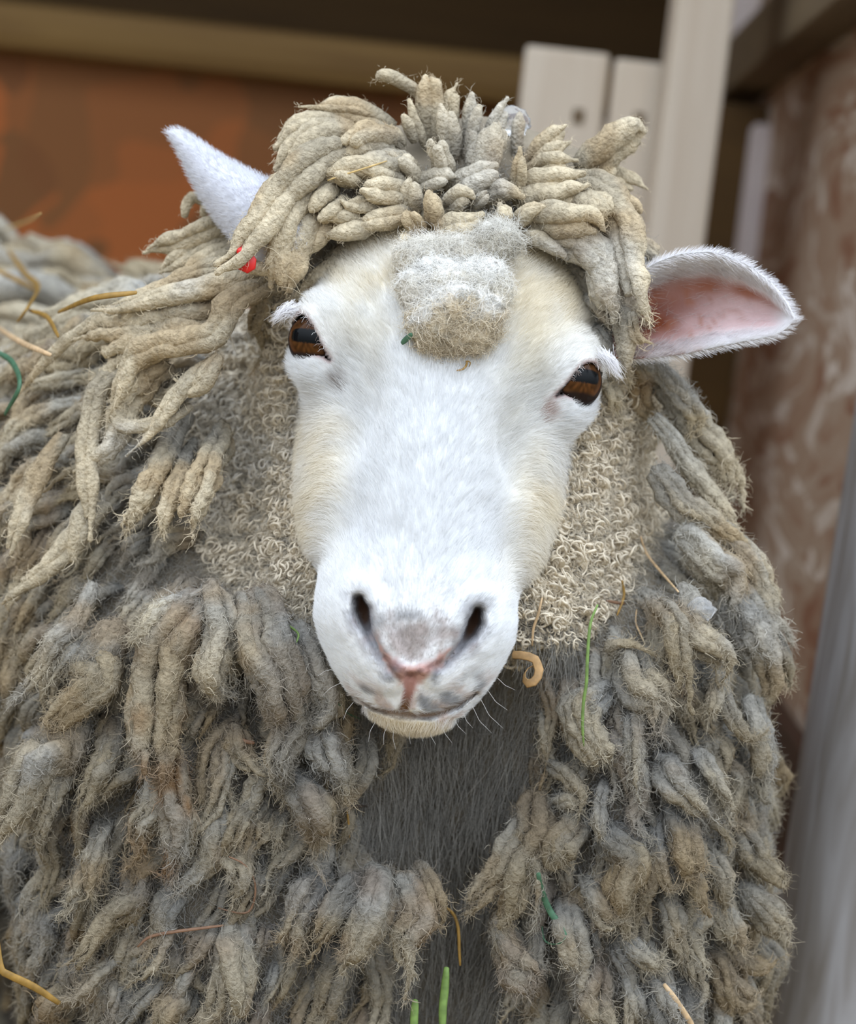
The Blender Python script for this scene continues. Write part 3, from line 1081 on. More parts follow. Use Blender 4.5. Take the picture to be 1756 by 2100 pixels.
def tufts():
    """white lash tufts over the outer corners, and a few long whiskers at the chin"""
    P, rad, col = [], [], []
    for (a, b, n, sp_) in (((600, 632), (574, 650), 260, 13), ((1238, 728), (1262, 762), 260, 13)):
        A, B = pq(*a, 60), pq(*b, 50)
        for _ in range(n):
            s0 = A + rng.normal(0, sp_ * 0.7, 3)
            e_ = B + (B - A) * rng.normal(0, 0.25) + rng.normal(0, sp_ * 0.55, 3)
            m = (s0 + e_) / 2 + rng.normal(0, 3, 3) + np.array([0, -4, -6])
            P.append([s0, s0 * .55 + m * .45, m, m * .45 + e_ * .55, e_])
            rad.append([0.34, 0.32, 0.28, 0.2, 0.08])
            col.append([0.85, 0.84, 0.86])
    for poly, nn in zip(EYE_POLY, (90, 90)):              # short dark lashes along the lids
        for _ in range(nn // 3):
            t = rng.random() * 5.0
            i = int(t)
            a = np.array(poly[i % 12]) * (1 - t + i) + np.array(poly[(i + 1) % 12]) * (t - i)
            a = a + np.array([0, -3, 18.])
            e_ = a + np.array([np.sign(a[0]) * 6, 6, 9]) + rng.normal(0, 4, 3)
            s0 = a + np.array([0, -7, -3.])
            P.append(list(h2q(np.array([s0, a, (a + e_) / 2 + [0, -2, 2], e_ * .8 + a * .2, e_]))))
            rad.append([0.3, 0.3, 0.26, 0.2, 0.08])
            col.append([0.3, 0.24, 0.22] if rng.random() < 0.7 else [0.85, 0.83, 0.82])
    for px, py, dx, dy in [(795, 1486, -8, 40), (808, 1490, 4, 46), (842, 1494, 0, 30), (862, 1494, 6, 26), (905, 1482, 22, 40), (930, 1470, 26, 34), (950, 1462, 20, 30),
                           (968, 1446, 40, 56), (985, 1432, 46, 60), (1000, 1415, 40, 40), (1020, 1390, 36, 24), (700, 1400, -38, 26), (682, 1372, -30, 14), (725, 1440, -20, 34), (770, 1480, -14, 40), (880, 1490, 14, 36)]:
        s0 = pq(px, py, -45)
        e_ = s0 + np.array([dx, dy, -10.])
        m = (s0 + e_) / 2 + np.array([-dy, dx, 0]) * 0.08
        P.append([s0, s0 * .5 + m * .5, m, m * .5 + e_ * .5, e_])
        rad.append([0.36, 0.34, 0.3, 0.22, 0.1])
        col.append([0.72, 0.70, 0.68])
    for px, py, dx, dy in [(566, 520, -50, -26), (600, 590, -34, -40), (612, 600, -60, -22), (1196, 900, 16, 34), (1190, 960, 20, 30)]:
        s0 = pq(px + 16, py + 10, 60)
        e_ = s0 + np.array([dx, dy, -20.])
        m = (s0 + e_) / 2 + np.array([-dy, dx, 0]) * 0.1
        P.append([s0, s0 * .5 + m * .5, m, m * .5 + e_ * .5, e_])
        rad.append([0.36, 0.34, 0.3, 0.22, 0.1])
        col.append([0.75, 0.66, 0.5])
    return np.array(P), np.array(rad), np.array(col)


tp, tr, tcx = tufts()
h = hair_np('lashes_and_whiskers', q2w(tp), tr / FPX, M['fur'], sheep, tcx)
h['label'] = 'white lash tufts and thin whiskers'

# ------------------------------------------------------------------ corded wool
LOCKV, LOCKN, LOCKT, LOCKC, LOCKA = [], [], [], [], []   # surface samples for the fuzz


def crom(p, n):
    p = np.asarray(p, float)
    if len(p) == 2:
        p = np.array([p[0], (p[0] + p[1]) / 2, p[1]])
    e0, e1 = 2 * p[0] - p[1], 2 * p[-1] - p[-2]
    c = np.vstack([e0, p, e1])
    m = len(p) - 1
    t = np.linspace(0, m, n)
    i = np.minimum(t.astype(int), m - 1)
    f = (t - i)[:, None]
    a, b, c_, d = c[i], c[i + 1], c[i + 2], c[i + 3]
    return 0.5 * (2 * b + (c_ - a) * f + (2 * a - 5 * b + 4 * c_ - d) * f ** 2 + (3 * b - 3 * c_ + d - a) * f ** 3)


def frames(c):
    t = unit(np.gradient(c, axis=0))
    n = np.zeros_like(c)
    x = np.cross(t[0], [0.3, 0.2, 1.0])
    x = x / np.linalg.norm(x)
    for i in range(len(c)):
        x = x - t[i] * (x @ t[i])
        x = x / max(np.linalg.norm(x), 1e-6)
        n[i] = x
    return t, n, np.cross(t, n)


def tube(c, r, K, seed, amp, flat=1.0, fine=0.10):
    """lumpy felted strand"""
    t, n, b = frames(c)
    th = np.linspace(0, 2 * math.pi, K, endpoint=False)
    dirs = n[:, None] * np.cos(th)[None, :, None] + b[:, None] * (np.sin(th) * flat)[None, :, None]
    base = c[:, None] + dirs * r[:, None, None]
    nz = noise(base, 1 / (r.max() * 1.3 + 6), seed) * amp + noise(base, 1 / 11., seed + 3) * fine
    V = c[:, None] + dirs * (r[:, None] * (1 + nz))[..., None]
    m = len(c)
    ii, jj = np.meshgrid(np.arange(m - 1), np.arange(K), indexing='ij')
    j2 = (jj + 1) % K
    Qd = np.stack([ii * K + jj, (ii + 1) * K + jj, (ii + 1) * K + j2, ii * K + j2], -1).reshape(-1, 4)
    V = np.vstack([V.reshape(-1, 3), c[0] - t[0] * r[0] * 0.3, c[-1] + t[-1] * r[-1] * 0.5])
    T = [[len(V) - 2, j, (j + 1) % K] for j in range(K)] + [[len(V) - 1, (m - 1) * K + (j + 1) % K, (m - 1) * K + j] for j in range(K)]
    N = np.vstack([unit(dirs).reshape(-1, 3), -t[0], t[-1]])
    Tn = np.vstack([np.repeat(t, K, 0), t[0], t[-1]])
    tt = np.concatenate([np.repeat(np.linspace(0, 1, m), K), [0, 1]])
    return V, Qd, np.array(T), N, Tn, tt


def lock(path, r, n=1, tip=0.35, seed=0, tap=0.45, root_col=(0.42, 0.40, 0.36), tip_col=(0.52, 0.44, 0.31), K=None, shag=False, wave=0.25, fork=0.3, seg=11., prof=None, stain=0.0):
    """a cord of wool: n strands felted together, parting towards the tip; path in model units, r = half-width"""
    r_ = np.random.default_rng(seed + 1000)
    path = np.asarray(path, float)
    ln = np.linalg.norm(np.diff(path, axis=0), axis=1).sum()
    r = min(r, 0.24 * ln)
    m = int(np.clip(ln / seg, 7, 40))
    c = crom(path, m)
    t = np.linspace(0, 1, m)
    w = np.stack([noise(np.stack([t * ln / 70., np.full(m, seed * 1.7), np.full(m, k * 9.1)], -1), 1.0, seed) for k in range(3)], -1)
    c = c + w * r * wave * np.minimum(1, t * 3)[:, None]
    pr = (0.66 + 0.42 * np.sin(np.pi * np.clip(t * 1.05, 0, 1) ** 0.75) ** 0.8) if prof is None else np.interp(t, np.linspace(0, 1, len(prof)), prof)
    rr = r * pr * (1 - (1 - tip) * sstep(tap, 1.0, t))
    K = K or (16 if n == 1 else (8 if shag else 12))
    parts = []
    if n == 1:
        parts.append(tube(c, rr, K, seed, 0.22))
    else:
        tg, nn, bb = frames(c)
        for k in range(n):
            a = 2 * math.pi * k / n + r_.random() * 0.6 + t * r_.normal(0, 0.9)
            off = rr * ((0.44 + 0.12 * r_.random()) if not shag else (0.25 + 0.55 * r_.random())) * (1 + fork * sstep(0.55, 1, t) * r_.random() * 2.4)
            cut = max(6, int(m * ((0.80 + 0.20 * r_.random()) if not shag else (0.55 + 0.45 * r_.random())))) if k else m
            ck = c + nn * (off * np.cos(a))[:, None] + bb * (off * np.sin(a))[:, None]
            ck = ck + np.stack([noise(np.stack([t * ln / 45., np.full(m, k + 0.5), np.full(m, q_ * 5.3)], -1), 1.0, seed + k) for q_ in range(3)], -1) * (r * 0.16 if not shag else min(r * 0.30, 9))
            if shag:
                lam = 26 + 16 * r_.random()
                ck = ck + nn * (np.sin(t * ln / lam * 2 * math.pi + r_.random() * 2.5) * min(0.10 * r, 3.2) * sstep(0.05, 0.3, t))[:, None]
            rk = rr * ((0.68 if n < 4 else 0.62) if not shag else (1.02 / math.sqrt(n))) * (0.75 + 0.5 * r_.random())
            ck, rk = ck[:cut], rk[:cut].copy()
            e_ = np.linspace(0, 1, cut)
            rk *= 1 - (1 - max(tip, 0.3)) * sstep(0.7, 1.0, e_)
            parts.append(tube(ck, rk, K, seed + 31 * k, 0.26))
    V, Qs, Ts, N_, Tn, tt, off_ = [], [], [], [], [], [], 0
    for p in parts:
        V.append(p[0]); Qs.append(p[1] + off_); Ts.append(p[2] + off_); N_.append(p[3]); Tn.append(p[4]); tt.append(p[5])
        off_ += len(p[0])
    V, Qs, Ts, N_, Tn, tt = np.vstack(V), np.vstack(Qs), np.vstack(Ts), np.vstack(N_), np.vstack(Tn), np.concatenate(tt)
    V = V + N_ * (fbm(V, 1 / 30., 71, 3) * min(5.0, 0.15 * r) + (1 - np.abs(noise(V, 1 / 15., 72))) * min(4.0, 0.10 * r))[:, None]
    rc, tc_ = np.array(root_col), np.array(tip_col)
    col = rc + (tc_ - rc) * sstep(0.05, 0.75, tt)[:, None]
    nz = fbm(V, 1 / 55., 61)
    col = col * (1 + 0.16 * nz[:, None])
    gr = sstep(0.1, 0.6, noise(V, 1 / 130., 63))[:, None] * 0.5
    oc = sstep(0.1, 0.6, noise(V, 1 / 75., 65))[:, None] * 0.45
    col = col + (np.array([0.40, 0.27, 0.13]) - col) * oc
    col = col + (np.array([0.40, 0.405, 0.40]) * col.mean(1, keepdims=True) / 0.405 - col) * gr
    if stain:
        col = col + (np.array([0.36, 0.20, 0.085]) - col) * (stain * sstep(-0.1, 0.5, noise(V, 1 / 60., 64)))[:, None]
    col = col * LOW_SHADE(V)[:, None]
    return V, Qs, Ts, N_, Tn, col


def keep_fuzz(L, dens=1.0):
    V, N_, Tn, col = L[0], L[3], L[4], L[5]
    LOCKV.append(V); LOCKN.append(N_); LOCKT.append(Tn); LOCKC.append(col)
    q = L[1]
    ar = np.linalg.norm(V[q[:, 0]] - V[q[:, 2]], axis=1) * np.linalg.norm(V[q[:, 1]] - V[q[:, 3]], axis=1)
    LOCKA.append(np.full(len(V), ar.sum() / len(V) * dens))


LOCKS = []       # (surface, name)


def add_lock(pts, width, n=1, **k):
    P_ = [pq(*p) for p in pts]
    LOCKS.append(lock(P_, width / 2.0, n, seed=len(LOCKS) * 7 + 3, **k))
    keep_fuzz(LOCKS[-1], 1.0 if len(LOCKS) > NTOP else 0.45)


CRT = dict(root_col=(0.36, 0.315, 0.235), tip_col=(0.60, 0.51, 0.36))
TOP = [  # cords of the topknot: points (photo x, photo y, depth), width, strands
    ([(868, 200, 250), (840, 178, 236), (805, 158, 225), (783, 158, 220), (774, 166, 218)], 27, 1, .25),
    ([(890, 300, 250), (882, 225, 235), (884, 178, 228), (879, 150, 225)], 46, 3, .5),
    ([(930, 300, 252), (924, 215, 240), (936, 168, 235)], 38, 2, .6),
    ([(962, 300, 246), (961, 230, 235), (966, 192, 230)], 27, 1, .5),
    ([(872, 300, 222), (849, 240, 205), (839, 202, 200)], 20, 1, .4),
    ([(852, 290, 215), (838, 258, 200), (824, 236, 190)], 27, 1, .6),
    ([(828, 300, 205), (808, 276, 190), (792, 256, 182)], 40, 2, .6),
    ([(930, 330, 215), (921, 262, 195), (912, 216, 185)], 38, 2, .6),
    ([(958, 330, 222), (973, 262, 205), (986, 216, 195)], 28, 1, .5),
    ([(962, 340, 215), (972, 290, 195), (966, 268, 190)], 24, 1, .6),
    ([(992, 320, 240), (1018, 248, 222), (1048, 203, 212)], 30, 2, .4),
    ([(985, 370, 205), (1012, 310, 175), (1036, 258, 158)], 66, 3, .75),
    ([(1062, 340, 235), (1064, 275, 220), (1068, 232, 214)], 26, 1, .5),
    ([(912, 372, 205), (902, 332, 160), (889, 292, 125)], 84, 4, .85),
    ([(858, 376, 200), (838, 344, 160), (816, 314, 130)], 68, 3, .85),
    ([(1054, 402, 190), (1062, 348, 150), (1063, 302, 135)], 30, 2, .5),
    ([(1080, 345, 225), (1120, 300, 205), (1163, 258, 195)], 40, 2, .5),
    ([(1092, 350, 215), (1132, 312, 195), (1172, 288, 188)], 34, 2, .5),
    ([(1195, 350, 250), (1250, 312, 232), (1300, 276, 225), (1326, 268, 222)], 68, 4, .25),
    ([(1205, 372, 252), (1240, 355, 240), (1268, 335, 235)], 44, 2, .5),
    ([(1080, 352, 205), (1136, 332, 180), (1190, 330, 172)], 38, 2, .5),
    ([(1050, 395, 190), (1130, 380, 160), (1204, 357, 150)], 54, 3, .4),
    ([(1065, 425, 180), (1142, 408, 148), (1206, 380, 140)], 46, 2, .45),
    ([(985, 400, 180), (1032, 388, 142), (1074, 400, 125)], 48, 3, .7),
    ([(925, 395, 190), (975, 366, 145), (1018, 344, 128)], 48, 3, .7),
    ([(850, 385, 180), (896, 366, 140), (934, 364, 128)], 38, 2, .6),
    ([(846, 440, 150), (840, 400, 120), (846, 368, 112)], 36, 2, .7),
    ([(890, 465, 110), (888, 425, 88), (882, 390, 78)], 58, 3, .8),
    ([(915, 425, 120), (948, 402, 92), (975, 412, 82)], 44, 2, .6),
    ([(972, 425, 120), (990, 408, 98), (1000, 394, 92)], 34, 2, .6),
    ([(1012, 462, 108), (1034, 440, 84), (1026, 414, 76)], 46, 3, .6),
    ([(1062, 462, 112), (1090, 432, 88), (1120, 424, 80)], 42, 3, .5),
    ([(1082, 446, 130), (1150, 450, 92), (1200, 458, 84), (1246, 482, 80)], 60, 4, .2),
    ([(1105, 468, 130), (1165, 484, 106), (1224, 496, 100)], 46, 2, .4),
    ([(1165, 400, 190), (1222, 425, 140), (1248, 456, 126)], 54, 3, .5),
    ([(1170, 372, 225), (1236, 388, 180), (1276, 432, 150), (1284, 485, 125), (1292, 548, 98), (1305, 610, 78), (1322, 662, 66)], 62, 4, .6),
    ([(1180, 440, 200), (1230, 500, 180), (1262, 560, 165), (1275, 640, 150)], 60, 3, .5),
    ([(1248, 398, 215), (1290, 414, 200), (1314, 436, 195)], 32, 1, .4),
    ([(1215, 372, 300), (1270, 368, 300), (1328, 396, 300)], 46, 2, .6),
    ([(1296, 640, 85), (1304, 690, 95), (1336, 704, 100)], 22, 2, .3),
    ([(1276, 630, 120), (1280, 700, 130), (1288, 760, 140)], 44, 3, .4),
    ([(866, 480, 100), (848, 455, 70), (838, 436, 62)], 40, 2, .8),
    ([(856, 520, 85), (836, 500, 60), (822, 480, 52)], 48, 3, .8),
    ([(900, 480, 95), (938, 470, 64), (992, 446, 60)], 46, 3, .7),
    ([(880, 505, 80), (900, 500, 52), (918, 482, 46)], 44, 3, .8),
    ([(930, 500, 80), (958, 492, 54), (975, 476, 50)], 38, 2, .8),
    # left side
    ([(800, 250, 260), (735, 228, 240), (676, 222, 235), (613, 219, 232)], 30, 2, .3),
    ([(806, 270, 262), (735, 238, 250), (676, 232, 246), (620, 262, 245)], 54, 3, .6),
    ([(735, 268, 240), (659, 246, 220), (601, 258, 212), (566, 304, 208)], 42, 2, .4),
    ([(720, 280, 225), (640, 268, 195), (590, 312, 178), (570, 348, 172)], 48, 3, .5),
    ([(745, 288, 205), (669, 280, 172), (618, 320, 158), (592, 346, 155)], 50, 3, .5),
    ([(806, 296, 190), (745, 290, 150), (694, 314, 128)], 66, 4, .7),
    ([(720, 305, 170), (655, 318, 120), (590, 380, 92), (548, 445, 76), (498, 510, 66), (446, 560, 58)], 72, 4, .5),
    ([(690, 350, 175), (635, 398, 130), (592, 462, 106), (566, 515, 98), (545, 550, 95)], 48, 3, .35),
    ([(830, 330, 180), (748, 350, 135), (664, 362, 110)], 54, 3, .7),
    ([(830, 368, 165), (775, 356, 118), (748, 348, 104)], 30, 1, .7),
    ([(842, 402, 150), (786, 394, 100), (738, 388, 84)], 46, 3, .7),
    ([(790, 416, 140), (740, 416, 96), (700, 406, 84)], 40, 2, .7),
    ([(730, 375, 150), (708, 368, 104), (688, 360, 92)], 44, 2, .8),
    ([(690, 385, 140), (660, 402, 100), (636, 432, 86)], 36, 1, .7),
    ([(712, 408, 135), (685, 428, 95), (656, 452, 82)], 30, 1, .7),
    ([(740, 440, 135), (700, 444, 110), (660, 462, 105)], 40, 2, .7),
    ([(650, 400, 200), (612, 470, 120), (592, 540, 100), (586, 600, 110)], 58, 3, .5),
    ([(660, 420, 190), (634, 480, 130), (612, 530, 112), (604, 580, 116)], 50, 3, .6),
    ([(620, 420, 190), (588, 480, 128), (566, 540, 112), (560, 590, 120)], 54, 3, .5),
    ([(690, 430, 170), (665, 462, 130), (640, 490, 116), (622, 520, 114)], 46, 3, .7),
    ([(770, 440, 160), (740, 462, 126), (700, 474, 112), (670, 484, 108)], 46, 3, .7),
    ([(850, 440, 150), (812, 446, 112), (775, 452, 98), (744, 458, 96)], 40, 3, .7),
    ([(1120, 470, 160), (1168, 500, 132), (1206, 530, 128), (1230, 562, 130)], 52, 3, .6),
    ([(1180, 470, 180), (1222, 520, 150), (1248, 580, 145), (1258, 640, 150)], 56, 3, .6),
    ([(1060, 470, 140), (1100, 484, 112), (1140, 506, 104), (1170, 528, 104)], 40, 3, .6),
    ([(1190, 460, 150), (1226, 530, 112), (1250, 600, 108), (1262, 660, 112)], 62, 4, .6),
    ([(1150, 450, 150), (1200, 500, 112), (1236, 560, 104), (1248, 610, 104)], 50, 3, .6),
    ([(640, 470, 150), (622, 462, 116), (616, 452, 108)], 34, 2, .8),
    ([(600, 500, 150), (570, 552, 120), (520, 550, 105), (504, 556, 102)], 26, 1, .4),
    ([(450, 430, 330), (402, 404, 318), (382, 418, 315), (378, 444, 315)], 24, 1, .8),
    ([(470, 448, 330), (424, 424, 320), (414, 444, 320)], 26, 1, .8),
    ([(520, 450, 300), (440, 466, 285), (370, 490, 280), (292, 516, 280)], 52, 3, .3),
    ([(520, 475, 300), (430, 492, 280), (366, 532, 276), (330, 560, 280)], 40, 3, .3),
    ([(530, 500, 280), (450, 520, 262), (390, 560, 258), (340, 590, 260)], 40, 2, .3),
    ([(540, 530, 240), (450, 548, 225), (368, 576, 225), (300, 610, 235), (215, 634, 250)], 36, 2, .3),
    ([(560, 560, 200), (490, 578, 180), (401, 600, 180), (292, 628, 200), (186, 640, 230)], 42, 3, .3),
    ([(320, 618, 215), (240, 640, 240), (170, 675, 270), (102, 732, 300), (34, 812, 330)], 26, 1, .35),
    ([(560, 580, 190), (480, 625, 160), (432, 695, 150), (330, 715, 175), (272, 748, 190), (236, 815, 200), (226, 858, 205)], 50, 3, .22),
    ([(450, 640, 200), (340, 655, 215), (250, 672, 240), (160, 702, 275)], 86, 5, .5),
    ([(430, 690, 190), (350, 690, 205), (250, 720, 230), (185, 770, 260)], 70, 4, .5),
    ([(440, 740, 165), (394, 778, 150), (346, 832, 150), (310, 880, 158), (256, 932, 170)], 34, 2, .3),
    ([(450, 730, 150), (425, 775, 140), (395, 800, 150), (360, 775, 165)], 36, 2, .3),
    ([(390, 830, 175), (330, 868, 170), (260, 872, 185), (225, 850, 200)], 30, 2, .3),
    ([(260, 745, 240), (205, 800, 235), (178, 900, 225), (180, 1000, 210), (183, 1108, 200)], 36, 2, .55),
    ([(340, 740, 215), (268, 800, 215), (215, 900, 215), (150, 960, 225)], 60, 4, .4),
    ([(130, 890, 290), (82, 985, 270), (46, 1050, 262), (18, 1132, 258)], 40, 2, .6),
    ([(200, 1010, 235), (164, 1060, 225), (153, 1108, 222), (147, 1150, 220)], 34, 1, .5),
    ([(215, 1030, 235), (168, 1078, 222), (118, 1140, 220), (55, 1192, 222), (4, 1236, 230)], 44, 2, .35),
    ([(400, 900, 320), (366, 980, 185), (343, 1050, 152), (331, 1110, 148)], 36, 3, .3),
    ([(456, 880, 330), (428, 960, 180), (404, 1040, 130), (392, 1108, 120)], 62, 5, .3),
    ([(380, 850, 330), (326, 950, 195), (290, 1030, 172), (250, 1100, 172)], 64, 5, .3),
]
NTOP = len(TOP)
for pts, wd, n, tip in TOP:
    add_lock(pts, wd, n, shag=(n >= 3 and pts[0][1] > 555 and pts[0][0] < 500), tip=max(tip, 0.6) if tip >= 0.4 else tip + 0.1, tap=0.76, fork=0.2, **CRT)

